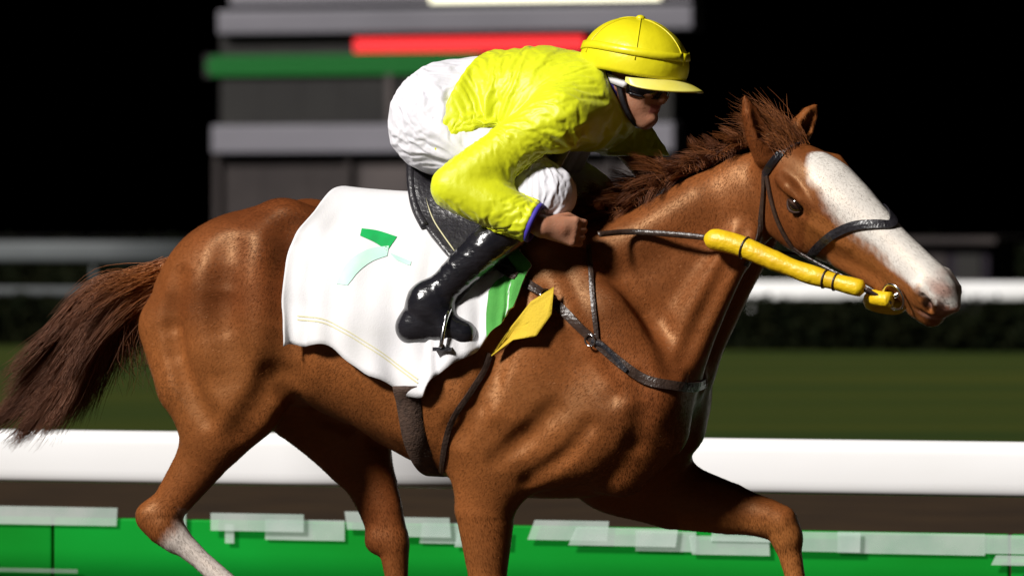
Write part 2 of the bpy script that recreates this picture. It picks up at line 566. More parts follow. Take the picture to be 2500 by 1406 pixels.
# --- low green boards with pale plates standing in for glowing LED writing
BL = -2.55
zt = CAM_H - (1282 - 560) * (CAM_D - C(1250, 0, BL)[0] * SA - BL * CA) / FPX
s0b, s1b = srange(BL, 500)
edges = np.arange(C(330, 0, BL)[0] - 3.6, s1b + 3.4, 3.3)
names = ['green trackside board under the rail at the left edge, below the tail tip', 'long green trackside board with pale plates for LED writing, behind the horse legs',
         'green trackside board continuing past the right edge, beyond the raised foreleg']
rects = [  # photo pixels of the pale writing plates: x0, x1, y0, y1, slant
    (-60, 285, 1236, 1280, 8), (380, 455, 1238, 1292, 0), (385, 440, 1258, 1300, 12), (515, 742, 1253, 1296, 0), (648, 842, 1268, 1318, 0), (550, 572, 1278, 1325, 0),
    (848, 905, 1248, 1292, -6), (944, 1102, 1262, 1310, -14), (1025, 1160, 1276, 1326, 6), (1110, 1245, 1294, 1335, 10),
    (1288, 1482, 1270, 1318, 18), (1388, 1650, 1288, 1332, 20), (1552, 1700, 1296, 1345, 0), (1690, 1880, 1308, 1354, -8), (1735, 1940, 1277, 1322, 8),
    (1938, 2100, 1298, 1346, 6), (2045, 2405, 1300, 1352, 0), (2405, 2600, 1306, 1352, 0), (-60, 190, 1386, 1396, 0), (2420, 2600, 1356, 1380, 12)]
pr_ = random.Random(5)
for x in list(range(-1900, -80, 210)) + list(range(2610, 4000, 210)):
    y = 1236 + (x + 60) * .026 + pr_.uniform(0, 22)
    rects.append((x + pr_.uniform(-40, 40), x + pr_.uniform(120, 260), y, y + 46, pr_.uniform(-8, 14)))
boards = []
vis = [i for i in range(len(edges) - 1) if edges[i + 1] > s0b + 0.2 and edges[i] < s1b - 0.2][:3]
for i, bi in enumerate(vis):
    a, b = edges[bi], edges[bi + 1]
    lab = names[i]
    bo = empty('trackside_board', W(((a + b) / 2, BL, 0)), lab, 'board', 'green boards along the rail')
    boxobj('panel', a + 0.004, b - 0.004, BL - 0.03, BL, 0.06, zt, M['board_green'], bo, 0.006)
    for q in (a + 0.25, b - 0.25):
        V, F = tube(W([(q, BL - 0.04, zt - 0.1), (q, BL - 0.25, 0.0)]), 0.014, 8)
        obj('leg', V, F, M['rail_grey'], bo)
        boxobj('foot', q - 0.05, q + 0.05, BL - 0.02, BL + 0.06, 0.0, 0.06, M['rail_grey'], bo)
    boards.append((a, b, bo))
for k, (x0, x1, y0, y1, sl) in enumerate(rects):
    l = BL + 0.010 + 0.006 * (k % 4)
    p = [C(x0 + sl, y0, l), C(x1 + sl * 0.3, y0, l), C(x1, y1, l), C(x0, y1, l)]
    # level in the world, tilted only by the perspective
    zc0, zc1 = (p[0][2] + p[1][2]) / 2, (p[2][2] + p[3][2]) / 2
    p[0][2] = p[1][2] = zc0; p[2][2] = p[3][2] = zc1
    mid = (p[0][0] + p[1][0]) / 2
    bo = min(boards, key=lambda t: abs((t[0] + t[1]) / 2 - mid))[2]
    f_ = [q + (0, 0.004, 0) for q in p]
    obj('led_text_plate', W(p + f_), [(0, 1, 2, 3), (7, 6, 5, 4), (0, 4, 5, 1), (1, 5, 6, 2), (2, 6, 7, 3), (3, 7, 4, 0)], M['led_text'], bo, smooth=False, recalc=True)

# --- added dark hedge, stands in for unlit ground beyond the infield
HL = -50.0
hs0, hs1 = srange(HL, 4000)


def hedge(name, s0, s1, l0, l1, h, label, n, seed):
    r = np.random.default_rng(seed)
    e = empty(name, W(((s0 + s1) / 2, (l0 + l1) / 2, 0)), label, 'hedge')
    v, f = box_sl(s0, s1, l0 + 0.1, l1 - 0.1, 0, h - 0.08)
    obj('inner_twigs', v, f, M['hedge'], e, smooth=False, recalc=True)
    # leaf faces over the front and top
    c = np.stack((r.uniform(s0, s1, n), r.uniform(l0, l1, n), r.uniform(0, h, n)), 1)
    face = r.random(n) < 0.7
    c[face, 1] = l1 + r.normal(0, 0.05, face.sum()); c[~face, 2] = h + r.normal(0, 0.05, (~face).sum())
    u = nrm(r.normal(size=(n, 3))); w = nrm(np.cross(u, r.normal(size=(n, 3))))
    sz = r.uniform(0.04, 0.09, (n, 1))
    V = np.stack((c - u * sz, c + w * sz * 0.5, c + u * sz, c - w * sz * 0.5), 1).reshape(-1, 3)
    F = np.arange(4 * n).reshape(-1, 4)
    o = obj('leaves', W(V), F, M['hedge'], e, smooth=False); o['kind'] = 'stuff'


hedge('night_hedge_low', hs0, hs1, HL - 1.0, HL, 0.60, 'low added hedge standing in for the unlit dark at the infield edge', 26000, 3)

# --- far rails: white one to the right of the horse, grey ones to the left, dim light put into the colour
FLr = -56.0


def far_rail(px0, px1, py, h, m, name, label, l, spacing=2.5, posts=True):
    a, b = C(px0, py, l), C(px1, py, l)
    e = empty(name, W((a[0], l, 0)), label, 'rail')
    z = (a[2] + b[2]) / 2
    n = max(1, int((b[0] - a[0]) / 5)); ed = np.linspace(a[0], b[0], n + 1)
    for i in range(n):
        rail_piece('rail_length', ed[i] + 0.005, ed[i + 1] - 0.005, l, z, h, 0.12, m, e)
    if posts:
        for s in np.arange(a[0] + 0.3, b[0], spacing):
            V, F = tube(W([(s, l - 0.09, 0), (s, l - 0.09, z)]), 0.035, 8)
            obj('post', V, F, m, e)


far_rail(1780, 5200, 714, 0.25, M['rail'], 'far_white_rail', 'distant white rail level with the horse muzzle, right', FLr)
far_rail(-2600, 470, 612, 0.30, M['rail_grey'], 'far_grey_rail', 'upper rail painted grey for dim light in the far distance behind the tail', FLr - 2)
far_rail(-2600, 470, 706, 0.12, M['rail_grey'], 'far_grey_rail', 'thin lower rail painted grey for dim light far behind the tail', FLr - 1)
hedge('night_hedge_tall', C(-3500, 0, -62)[0], C(6000, 0, -62)[0], -64, -62, 1.35, 'tall added hedge standing in for the night dark behind the far rails', 30000, 5)  # added dark backdrop, keeps the distance beyond the rails unlit

# --- tote board in the infield, behind the jockey
TL = -66.0
tote = empty('tote_board', W((C(1100, 0, TL)[0], TL, 0)), 'large infield tote board with grey beams and red and green light rows', 'tote board')


def tbox(name, x0, x1, y0, y1, dl0, dl1, m, bev=0.0, parent=None):
    """front face at lateral TL+dl1 spanning these photo pixels (levels taken mid-board)"""
    l = TL + dl1
    a, b = C(x0, y0, l)[0], C(x1, y0, l)[0]
    z1 = C(1100, y0, l)[2]; z0 = C(1100, y1, l)[2]
    return boxobj(name, a, b, TL + dl0, l, z0, z1, m, parent or tote, bev)


tbox('top_fascia', 560, 1690, -60, 8, -0.5, 0.10, M['beam'], 0.02)
lamp = tbox('lamp_strip', 1050, 1610, -16, 6, 0.12, 0.22, M['lamp'])
tbox('beam', 530, 1690, 20, 78, -0.5, 0.15, M['beam'], 0.03)
tbox('beam', 515, 1645, 303, 372, -0.5, 0.15, M['beam'], 0.03)
for i, x in enumerate(np.arange(538, 1620, 98)):                      # display faces between the two beams
    tbox('display_panel', x + 0.4, min(x + 97.6, 1640), 80, 301, -0.4, -0.10, M['screen'], 0.0)
for i, x in enumerate(np.arange(520, 1620, 120)):                     # cladding under the lower beam
    tbox('cladding_panel', x + 0.5, min(x + 119.5, 1640), 384, 640, -0.4, -0.12, M['wall_pale'] if i in (3, 8) else M['wall'], 0.0)
for x in (530, 850, 1170, 1490, 1632):
    tbox('column', x - 7, x + 7, 374, 1010, -0.45, -0.02, M['wall'], 0.01)
tbox('column', 942, 958, 80, 300, -0.1, -0.02, M['wall_pale'])
tbox('sign_backing', 498, 1180, 128, 184, -0.09, -0.05, M['screen'])
for k in range(9):                                                    # rows of lamps
    y = 131 + k * 5.6; inset = 14 * abs(k - 4) / 4
    tbox('green_lamp_row', 500 + inset, 1170, y, y + 4.4, -0.05, -0.01, M['led_green'])
for k in range(6):
    y = 92 + k * 5.8
    tbox('red_lamp_row', 864, 1424, y, y + 4.8, -0.05, 0.0, M['led_red'])

# --- small dark hut far off to the right
hut = empty('distant_hut', W((C(2325, 0, -60)[0], -60, 0)), 'small dark purple hut in the distance right of the muzzle', 'hut')
ha, hb_ = C(2236, 600, -58.5)[0], C(2415, 600, -58.5)[0]; hz = C(2300, 596, -58.5)[2]
boxobj('wall', ha, hb_, -60.5, -58.5, 0, hz, M['hut'], hut)
boxobj('roof', ha - .15, hb_ + .15, -60.7, -58.3, hz, hz + .10, M['wall'], hut, .02)
boxobj('door', ha + .15, ha + .45, -58.5, -58.46, 0, hz - .15, M['wall'], hut)
wd = boxobj('window', ha + .60, hb_ - .12, -58.5, -58.46, hz - .5, hz - .15, M['screen'], hut)
boxobj('sill', ha + .57, hb_ - .09, -58.46, -58.40, hz - .55, hz - .50, M['wall'], wd)
# ------------------------------------------------------------------ the horse: one implicit body
HG = Grid((-1.30, -0.50, 0.02), (1.40, 0.56, 1.98), 0.0075)

# trunk: profile from the photograph, half width and egg shape per station
ST = [  # px, top, bottom, half width, egg
    (392, 690, 840, 0.05, 0.0), (432, 628, 900, 0.10, 0.0), (480, 582, 930, 0.15, 0.0), (546, 538, 955, 0.20, 0.0), (620, 506, 975, 0.24, 0.05), (700, 494, 985, 0.265, 0.1),
    (800, 507, 1005, 0.262, 0.12), (900, 522, 1060, 0.27, 0.12), (1000, 532, 1115, 0.285, 0.14), (1100, 538, 1165, 0.29, 0.18), (1200, 538, 1200, 0.275, 0.26),
    (1300, 540, 1215, 0.25, 0.34), (1400, 555, 1215, 0.225, 0.34), (1500, 610, 1205, 0.205, 0.25), (1600, 700, 1160, 0.17, 0.1), (1660, 790, 1090, 0.12, 0.0), (1695, 870, 1000, 0.05, 0)]
_s = np.array([C(a[0], 700)[0] for a in ST])
_zt = np.array([C(a[0], a[1])[2] for a in ST]); _zb = np.array([C(a[0], a[2])[2] for a in ST])
TS, TT = smooth_table(_s, _zt); _, TB = smooth_table(_s, _zb)
_, TW = smooth_table(_s, np.array([a[3] for a in ST])); _, TE = smooth_table(_s, np.array([a[4] for a in ST]))
NEXP = 2.25


def trunk(x, y, z):
    s = np.clip(x, TS[0], TS[-1])
    t, b, w, e = (np.interp(s, TS, q).astype(np.float32) for q in (TT, TB, TW, TE))
    zc, hh = (t + b) / 2, (t - b) / 2
    u = (z - zc) / hh
    we = w * (1 - e * np.clip(u, -0.4, 1.0))
    q = ((np.abs(y) / we) ** NEXP + np.abs(u) ** NEXP) ** (1 / NEXP)
    d = (q - 1) * np.minimum(we, hh) * 0.85
    return np.maximum(d, np.abs(x - s) * 1.0 + d)


HG.add((trunk, (TS[0], -0.32, 0.75), (TS[-1], 0.32, 1.72)), 0.02)


def trunk_pt(s, th, side=1):
    """surface point of the trunk at station s and angle th from the top (0) down the side"""
    t, b, w, e = (np.interp(s, TS, q) for q in (TT, TB, TW, TE))
    zc, hh = (t + b) / 2, (t - b) / 2
    u = np.sign(np.cos(th)) * np.abs(np.cos(th)) ** (2 / NEXP)
    we = w * (1 - e * np.clip(u, -0.4, 1.0))
    l = we * np.abs(np.sin(th)) ** (2 / NEXP)
    return np.stack((s, side * l, zc + hh * u), -1)


def ch(lst, k, lat=1.0, g=None):
    (g or HG).add(chain([(C(a, b, c), r) for a, b, c, r in lst], lat), k)


def both(lst, k, lat=1.0):
    """the same muscle on both sides (mirrored in l)"""
    p = [(C(a, b, c), r) for a, b, c, r in lst]
    HG.add(chain(p, lat), k)
    HG.add(chain([(q * (1, -1, 1), r) for q, r in p], lat), k)


# hindquarters
both([(690, 565, .12, .075), (600, 655, .13, .125), (500, 740, .12, .115)], 0.08, 0.75)
both([(700, 545, .15, .045), (640, 600, .19, .05), (612, 700, .20, .05), (606, 800, .20, .045)], 0.035, 0.8)
# near thigh
ch([(560, 720, .13, .20), (560, 840, .15, .175), (585, 950, .165, .125)], 0.06, 0.68)
ch([(448, 730, .10, .085), (442, 800, .135, .120), (475, 930, .155, .112), (525, 1040, .16, .085)], 0.03, 0.72)
ch([(655, 640, .17, .10), (668, 790, .175, .09), (640, 915, .175, .078)], 0.04, 0.7)
ch([(628, 935, .175, .075), (600, 985, .17, .085)], 0.045, 0.85)
# near gaskin, hock, cannon
ch([(570, 985, .165, .115), (497, 1120, .16, .072), (418, 1232, .155, .047), (392, 1272, .15, .046)], 0.05, 0.72)
ch([(500, 1060, .16, .04), (400, 1215, .152, .021), (363, 1258, .15, .033)], 0.025, 0.8)
ch([(372, 1262, .15, .036), (402, 1288, .15, .044), (425, 1312, .15, .038)], 0.03, 0.85)
ch([(405, 1290, .15, .040), (490, 1365, .15, .028), (575, 1443, .15, .031), (592, 1458, .15, .040), (600, 1470, .15, .037)], 0.02, 0.8)
ch([(600, 1470, .15, .035), (645, 1530, .15, .033)], 0.02, 0.95)
# far hind leg, reaching forward under the belly
ch([(610, 740, -.13, .20), (740, 930, -.15, .15), (860, 1050, -.165, .10)], 0.06, 0.68)
ch([(580, 780, -.12, .13), (735, 1000, -.15, .092), (850, 1115, -.16, .07)], 0.04, 0.72)
ch([(850, 1040, -.165, .10), (915, 1185, -.16, .066), (955, 1300, -.15, .046)], 0.05, 0.75)
ch([(870, 1150, -.16, .035), (915, 1290, -.15, .022), (922, 1318, -.15, .032)], 0.025, 0.8)
ch([(930, 1315, -.15, .04), (962, 1335, -.15, .044), (970, 1430, -.15, .030), (1000, 1570, -.15, .031), (1006, 1590, -.15, .04)], 0.025, 0.8)
ch([(1006, 1590, -.15, .036), (1050, 1665, -.15, .033)], 0.02, 0.95)
# shoulders and forehand
both([(1345, 640, .13, .105), (1450, 790, .165, .125), (1560, 960, .165, .105)], 0.05, 0.55)
both([(1300, 800, .185, .12), (1260, 960, .185, .13), (1205, 1085, .17, .088)], 0.035, 0.5)
both([(1555, 955, .155, .11), (1420, 1060, .165, .115), (1255, 1120, .16, .09)], 0.04, 0.6)
both([(1600, 900, .085, .12), (1590, 1040, .09, .105), (1520, 1140, .09, .08)], 0.04, 0.8)
both([(1180, 760, .20, .07), (1100, 900, .215, .07), (1020, 1000, .21, .05)], 0.06, 0.6)
# near foreleg, upright under the body
ch([(1205, 1105, .155, .115), (1185, 1240, .15, .086), (1190, 1400, .148, .055), (1194, 1470, .148, .043)], 0.05, 0.78)
ch([(1194, 1465, .148, .042), (1194, 1500, .148, .047), (1191, 1535, .148, .038)], 0.02, 0.9)
ch([(1192, 1520, .148, .036), (1186, 1640, .148, .027), (1176, 1745, .148, .030), (1174, 1765, .148, .039)], 0.02, 0.8)
ch([(1174, 1770, .148, .035), (1210, 1886, .148, .032)], 0.02, 0.95)
# far foreleg thrown forward
ch([(1590, 1010, -.15, .13), (1530, 1130, -.155, .11)], 0.06, 0.7)
ch([(1500, 1150, -.155, .11), (1640, 1205, -.155, .098), (1780, 1240, -.15, .072), (1868, 1264, -.145, .05)], 0.06, 0.8)
ch([(1862, 1262, -.145, .047), (1905, 1276, -.145, .050), (1922, 1310, -.145, .042)], 0.02, 0.9)
ch([(1918, 1305, -.145, .038), (1940, 1400, -.145, .028), (1955, 1505, -.145, .031), (1956, 1525, -.145, .04)], 0.02, 0.8)
ch([(1956, 1528, -.145, .035), (1926, 1600, -.145, .032)], 0.02, 0.95)
# neck
ch([(1400, 790, 0, .262), (1590, 690, .01, .212), (1720, 572, .03, .155), (1828, 482, .05, .120)], 0.07, 0.52)
both([(1640, 880, .07, .09), (1745, 690, .085, .062), (1815, 580, .10, .045)], 0.03, 0.7)
both([(1420, 640, .09, .07), (1560, 590, .075, .07), (1700, 500, .075, .055)], 0.045, 0.8)

# head frame
HA0, HA1 = C(1876, 402, .055), C(2322, 738, .235)
HLEN = float(np.linalg.norm(HA1 - HA0))
HA = nrm(HA1 - HA0)
_b0 = nrm(np.cross(np.array((0, 0, 1.0)), HA)); _b0 = _b0 if _b0[1] > 0 else -_b0
_d0 = np.cross(HA, _b0); _d0 = _d0 if _d0[2] > 0 else -_d0
RHO = math.radians(26)
HD = math.cos(RHO) * _d0 + math.sin(RHO) * _b0          # towards the forehead
HB = math.cos(RHO) * _b0 - math.sin(RHO) * _d0          # towards the near side
ht = [0.0, .10, .20, .32, .45, .58, .70, .82, .92, .985, 1.03]
hd = [.085, .115, .132, .137, .125, .104, .086, .075, .066, .040, .005]
hv = [-.10, -.135, -.156, -.155, -.132, -.108, -.094, -.090, -.090, -.066, -.02]
hw = [.062, .085, .099, .102, .088, .072, .061, .058, .061, .050, .018]
HT, HDt = smooth_table(np.array(ht), np.array(hd), 300, 6); _, HVt = smooth_table(np.array(ht), np.array(hv), 300, 6); _, HWt = smooth_table(np.array(ht), np.array(hw), 300, 6)


def HP(t, b, d):
    """head coordinates -> (s,l,z): t 0..1 along the face, b to the near side, d to the forehead"""
    return HA0 + HA * t * HLEN + HB * b + HD * d


def head_co(p):
    q = np.asarray(p) - HA0
    return q @ HA / HLEN, q @ HB, q @ HD


def head_fn(x, y, z):
    px, py, pz = x - HA0[0], y - HA0[1], z - HA0[2]
    t = (px * HA[0] + py * HA[1] + pz * HA[2]) / HLEN
    b = px * HB[0] + py * HB[1] + pz * HB[2]; d = px * HD[0] + py * HD[1] + pz * HD[2]
    tc = np.clip(t, 0, 1.03)
    D, Vn, w = (np.interp(tc, HT, q) for q in (HDt, HVt, HWt))
    zc, hh = (D + Vn) / 2, (D - Vn) / 2
    u = (d - zc) / hh
    we = w * (1 - 0.16 * np.clip(-u, 0, 1) - 0.10 * np.clip(u, 0, 1))
    q = ((np.abs(b) / we) ** 2.4 + np.abs(u) ** 2.4) ** (1 / 2.4)
    dd = (q - 1) * np.minimum(we, hh) * 0.9
    return np.maximum(dd, np.abs(t - tc) * HLEN + dd).astype(np.float32)


_hb = np.array([HA0, HA1])
HG.add((head_fn, _hb.min(0) - 0.2, _hb.max(0) + 0.2), 0.035)


def hch(lst, k, mode='add', mirror=True, lat=1.0):
    for sg in ((1, -1) if mirror else (1,)):
        HG.add(chain([(HP(t, b * sg, d), r) for t, b, d, r in lst], lat), k, mode=mode)


for sg in (1, -1):                                          # cheek, eye socket rim, nostril
    HG.add(ell(HP(.24, .062 * sg, -.065), (.105, .036, .078), np.array([HA, HB, HD])), 0.02)
hch([(.16, .078, .062, .018), (.22, .094, .070, .020), (.29, .092, .058, .017), (.34, .080, .044, .012)], 0.016)
hch([(.30, .086, .012, .013), (.42, .078, .006, .014), (.54, .066, .004, .010)], 0.016)
hch([(.27, .104, .040, .022)], 0.012, 'cut') if False else None
hch([(.255, .108, .034, .020), (.29, .106, .030, .019)], 0.010, 'cut')
hch([(.90, .048, .022, .020), (.955, .044, .004, .022), (.965, .036, -.020, .018)], 0.018)
hch([(.925, .066, .020, .010), (.955, .062, .004, .014), (.962, .054, -.014, .010)], 0.008, 'cut')
hch([(.86, .0, -.088, .030), (.93, .0, -.080, .032)], 0.025, mirror=False)
hch([(.80, .062, -.050, .006), (.88, .060, -.048, .0075), (.95, .052, -.044, .008), (1.02, .030, -.036, .009), (1.05, .0, -.034, .009)], 0.007, 'cut')
hch([(.50, .050, -.075, .02), (.72, .044, -.060, .018)], 0.03)


def ear(side, tip, base_b, base_t, spread):
    a = HP(base_t, base_b * side, .075); b = tip
    m1 = a + (b - a) * 0.35; m2 = a + (b - a) * 0.72
    HG.add(chain([(a, .034), (m1, .034), (m2, .024), (b, .006)], 1.0), 0.022)
    o = spread
    HG.add(chain([(a + (b - a) * .25 + o, .014), (m1 + o, .021), (m2 + o * .9, .014), (b + o * .8, .004)], 1.0), 0.008, mode='cut')


ear(1, C(1818, 238, .20), .055, .035, np.array((.022, .020, .004)))
ear(-1, C(1992, 256, .02), .055, .035, np.array((.022, .014, .004)))



def field_hit(px, py):
    d = np.array(((px - 1250) / FPX, 1.0, -(py - 560) / FPX)); d /= np.linalg.norm(d)
    o_, dl = Wi(np.array((0.0, -CAM_D, CAM_H))), Wi(d)
    t = np.arange(13.0, 15.2, .006)
    p = o_ + t[:, None] * dl
    ok = ((p > HG.lo) & (p < HG.lo + (HG.n - 1) * HG.h)).all(1)
    f = np.where(ok, HG.sample(np.clip(p, HG.lo, HG.lo + (HG.n - 1.01) * HG.h)), 1)
    i = int(np.argmax(f < 0))
    return p[i] if f[i] < 0 else None


def groove(pix, r, depth, k):
    pts = [field_hit(*q) for q in catmull(np.array(pix, float), 4)]
    pts = np.array([q for q in pts if q is not None])
    g_ = HG.grad(pts, .03); n = len(pts)
    w = np.sin(np.linspace(.25, math.pi - .25, n))
    HG.add(chain([(pts[i] + g_[i] * (r - depth * w[i]), r) for i in range(n)]), k, mode='cut')


groove([(440, 680), (425, 760), (430, 840), (455, 930), (505, 1015)], .035, .022, .03)      # behind the thigh muscle
groove([(560, 610), (548, 690), (545, 780), (560, 850)], .05, .016, .045)
groove([(705, 575), (715, 640), (715, 740), (708, 850), (690, 920)], .055, .034, .05)          # flank hollow
groove([(655, 935), (625, 990), (585, 1050)], .04, .010, .04)
groove([(690, 955), (780, 1010), (870, 1050), (960, 1105)], .02, .008, .02)                   # belly crease
groove([(1330, 640), (1380, 760), (1440, 880), (1500, 960)], .03, .010, .035)                 # edge of the shoulder blade
groove([(1250, 760), (1215, 880), (1165, 990), (1110, 1060)], .03, .012, .035)                # behind the upper arm
groove([(1350, 1000), (1290, 1060), (1215, 1120)], .025, .008, .03)
groove([(1440, 1040), (1380, 1110), (1290, 1170)], .02, .008, .025)
groove([(1480, 660), (1560, 740), (1620, 830), (1640, 900)], .03, .012, .035)
groove([(1820, 560), (1770, 660), (1715, 770), (1670, 870)], .022, .011, .025)                # jugular groove
groove([(1560, 930), (1570, 1000), (1550, 1080)], .03, .008, .03)

# fine relief: slight muscle and rib unevenness, veins
_x = HG.ax[0][:, None, None]; _y = HG.ax[1][None, :, None]; _z = HG.ax[2][None, None, :]
near = np.abs(HG.f) < 0.03
pi_ = np.argwhere(near)
pp = HG.lo + pi_ * HG.h
fl = 0.0026 * noise3(pp, 9, 1.3) + 0.0006 * noise3(pp, 24, 2.1)
ribs = 0.0022 * np.sin((pp[:, 0] + 0.35 * pp[:, 2]) * 88) * np.exp(-((pp[:, 0] + .18) / .24) ** 2) * np.exp(-((pp[:, 2] - 1.12) / .16) ** 2)
isleg = pp[:, 2] < 0.78
HG.f[pi_[:, 0], pi_[:, 1], pi_[:, 2]] += (np.where(isleg, 0.25, 1.0) * fl + ribs).astype(np.float32)

HV, HQ = HG.mesh()
horse = empty('racehorse', W((C(1190, 0, .15)[0], 0.0, 0)), 'chestnut racehorse with a broad white blaze galloping to the right', 'horse')
hbody = obj('body', W(HV), HQ, M['coat'], horse)
t_, b_, d_ = head_co(HV)
ins_head = (t_ > 0.02) & (t_ < 1.2) & (np.abs(b_) < .16) & (np.abs(d_) < .22)


def sstep(x, a, b):
    q = np.clip((x - a) / (b - a), 0, 1); return q * q * (3 - 2 * q)


nz = 0.005 * noise3(HV, 26, .4) + 0.004 * noise3(HV * (1, 1, .4), 190, 1.1)
bw = np.interp(t_, [.17, .21, .28, .40, .55, .70, .85, .95, 1.05], [-.02, .035, .064, .072, .064, .054, .062, .060, .05])
dl_ = np.interp(t_, HT, HDt)
white = sstep(bw - np.abs(b_) + nz, -0.012, 0.010) * sstep(d_, dl_ * .15, dl_ * .35) * ins_head * (t_ < 1.1)
# hind cannon with a pale stocking
a_, c_ = C(415, 1298, .15), C(592, 1460, .15)
tt = ((HV - a_) @ (c_ - a_)) / np.dot(c_ - a_, c_ - a_)
dist = np.linalg.norm(HV - a_ - np.clip(tt, 0, 1)[:, None] * (c_ - a_), axis=1)
sock = sstep(tt + nz * 6, -.05, .12) * (dist < .09) * (HV[:, 1] > .03)
white = np.maximum(white, sock * 0.75)
a_, c_ = C(965, 1345, -.15), C(1006, 1590, -.15)
set_attr(hbody, 'white', white)
eye_d = np.minimum(np.linalg.norm(HV - HP(.272, .095, .034), axis=1), np.linalg.norm(HV - HP(.272, -.095, .034), axis=1))
nos_d = np.minimum(np.linalg.norm(HV - HP(.955, .056, .002), axis=1), np.linalg.norm(HV - HP(.955, -.056, .002), axis=1))
dark = np.maximum(sstep(-eye_d, -.038, -.022) * .85, sstep(-nos_d, -.026, -.012))
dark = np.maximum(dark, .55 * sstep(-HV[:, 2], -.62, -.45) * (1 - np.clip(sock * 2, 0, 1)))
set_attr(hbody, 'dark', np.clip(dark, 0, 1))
pink = (np.clip(.6 + 1.1 * noise3(HV, 48, .9), 0, 1) * (sstep(t_ + nz * 2, .86, .98) * (d_ > -.06) * (np.abs(b_) < .05) * ins_head) * 0.8)
set_attr(hbody, 'pink', pink)
gold = np.clip(0.5 + 1.2 * noise3(HV, 3.2, 4.0), 0, 1) * 0.45
gold = np.maximum(gold, (.45 + .35 * noise3(HV, 6, 1.7)) * sstep(-HV[:, 0], .70, 1.08) * (HV[:, 2] > .9))  # rump end made golden, the floodlight painted into the coat
gold = np.maximum(gold, .8 * sstep(-HV[:, 2], -.84, -.74) * (HV[:, 0] > .45))  # raised foreleg painted golden as if lit
gold = np.maximum(gold, .55 * ins_head * (t_ > .35) * (d_ < .05))
set_attr(hbody, 'gold', gold)



def fur():
    """short lying hairs over the whole body: one thin blade each"""
    n = 420000
    a, b, c, d = (HV[HQ[:, i]] for i in range(4))
    area = np.linalg.norm(np.cross(c - a, d - b), axis=1)
    pick = rng.choice(len(HQ), n, p=area / area.sum())
    u, v = rng.random((n, 1)), rng.random((n, 1))
    p = (a[pick] * (1 - u) + b[pick] * u) * (1 - v) + (d[pick] * (1 - u) + c[pick] * u) * v
    nr_ = HG.grad(p, .012)
    ht_, hb_, hd_ = head_co(p)
    headm = (ht_ > .05) & (np.abs(hb_) < .16) & (np.abs(hd_) < .2)
    flow = np.where(headm[:, None], HA[None] * .9 - HD * .3, np.where((p[:, 2] < .80)[:, None], np.array((0.0, 0, -1)), np.where((p[:, 0] > .35)[:, None], np.array((-.55, 0, -.8)), np.array((-.85, 0, -.5)))))
    flow = flow + .35 * np.stack((noise3(p, 5, .1), noise3(p, 5, 2.2), noise3(p, 5, 4.1)), 1) + .22 * rng.normal(size=(n, 3))
    t = nrm(flow - nr_ * (flow * nr_).sum(1, keepdims=True))
    sd = np.cross(t, nr_)
    ln = np.where(headm, .006, .011)[:, None] * rng.uniform(.6, 1.25, (n, 1)); w = rng.uniform(.0005, .0010, (n, 1))
    root = p - nr_ * .0006
    V = np.stack((root - sd * w, root + sd * w, root + t * ln + nr_ * rng.uniform(.0008, .0030, (n, 1))), 1)
    # colours follow the coat below, each hair a little different
    q0 = HQ[pick, 0]
    def at(x): return np.asarray(x, float)[q0][:, None]
    k = np.clip(.5 + .9 * noise3(p * (.6, 1, 1), 7, .3) + .35 * noise3(p, 19, 1.9), 0, 1)[:, None]
    col = np.array((.210, .058, .0155)) * k + np.array((.095, .024, .0068)) * (1 - k)
    for arr, cc in ((gold, (.32, .115, .030)), (white, (.66, .62, .57)), (np.clip(dark, 0, 1), (.035, .016, .010)), (pink, (.42, .22, .17))):
        col = col * (1 - at(arr)) + np.array(cc) * at(arr)
    col = col * rng.uniform(.80, 1.20, (n, 1))
    o = obj('coat_hair', W(V.reshape(-1, 3)), np.arange(3 * n).reshape(-1, 3)[:, ::-1], M['coat_hair'], horse)
    ca = o.data.color_attributes.new('hair_colour', 'FLOAT_COLOR', 'POINT')
    ca.data.foreach_set('color', np.repeat(np.concatenate((col, np.ones((n, 1))), 1), 3, 0).astype(np.float32).ravel())
    nn = W(nrm(nr_ + .12 * rng.normal(size=(n, 3)) + t * .15))
    o.data.normals_split_custom_set_from_vertices(np.repeat(nn, 3, 0).astype(np.float32))
    o['kind'] = 'stuff'


M['coat_hair'] = hair_coat('chestnut_coat_hair')
fur()

# eyes
for sg in (1, -1):
    c = HP(.272, .088 * sg, .033); r = .0255
    V, F = [], []
    for i in range(9):
        for j in range(16):
            a, b = math.pi * i / 8, 2 * math.pi * j / 16
            V.append(c + r * np.array((math.sin(a) * math.cos(b), math.sin(a) * math.sin(b), math.cos(a))))
    F = [(i * 16 + j, i * 16 + (j + 1) % 16, (i + 1) * 16 + (j + 1) % 16, (i + 1) * 16 + j) for i in range(8) for j in range(16)]
    eo = obj('eye', W(np.array(V)), F, M['eye'], horse)
    for up, amp in ((1, .017), (-1, .012)):                   # upper and lower lid
        x_ = np.linspace(-1, 1, 13)
        lid = np.array([HP(.272, .088 * sg, .033) + HB * sg * r * .93 * math.sqrt(max(.05, 1 - .8 * x * x)) + HA * .026 * x + HD * (up * amp * (1 - x * x) - .003 * x) for x in x_])
        v_, f_ = tube(W(lid), .0052 - .003 * np.abs(x_), 7); obj('eyelid', v_, f_, M['lid'], eo)


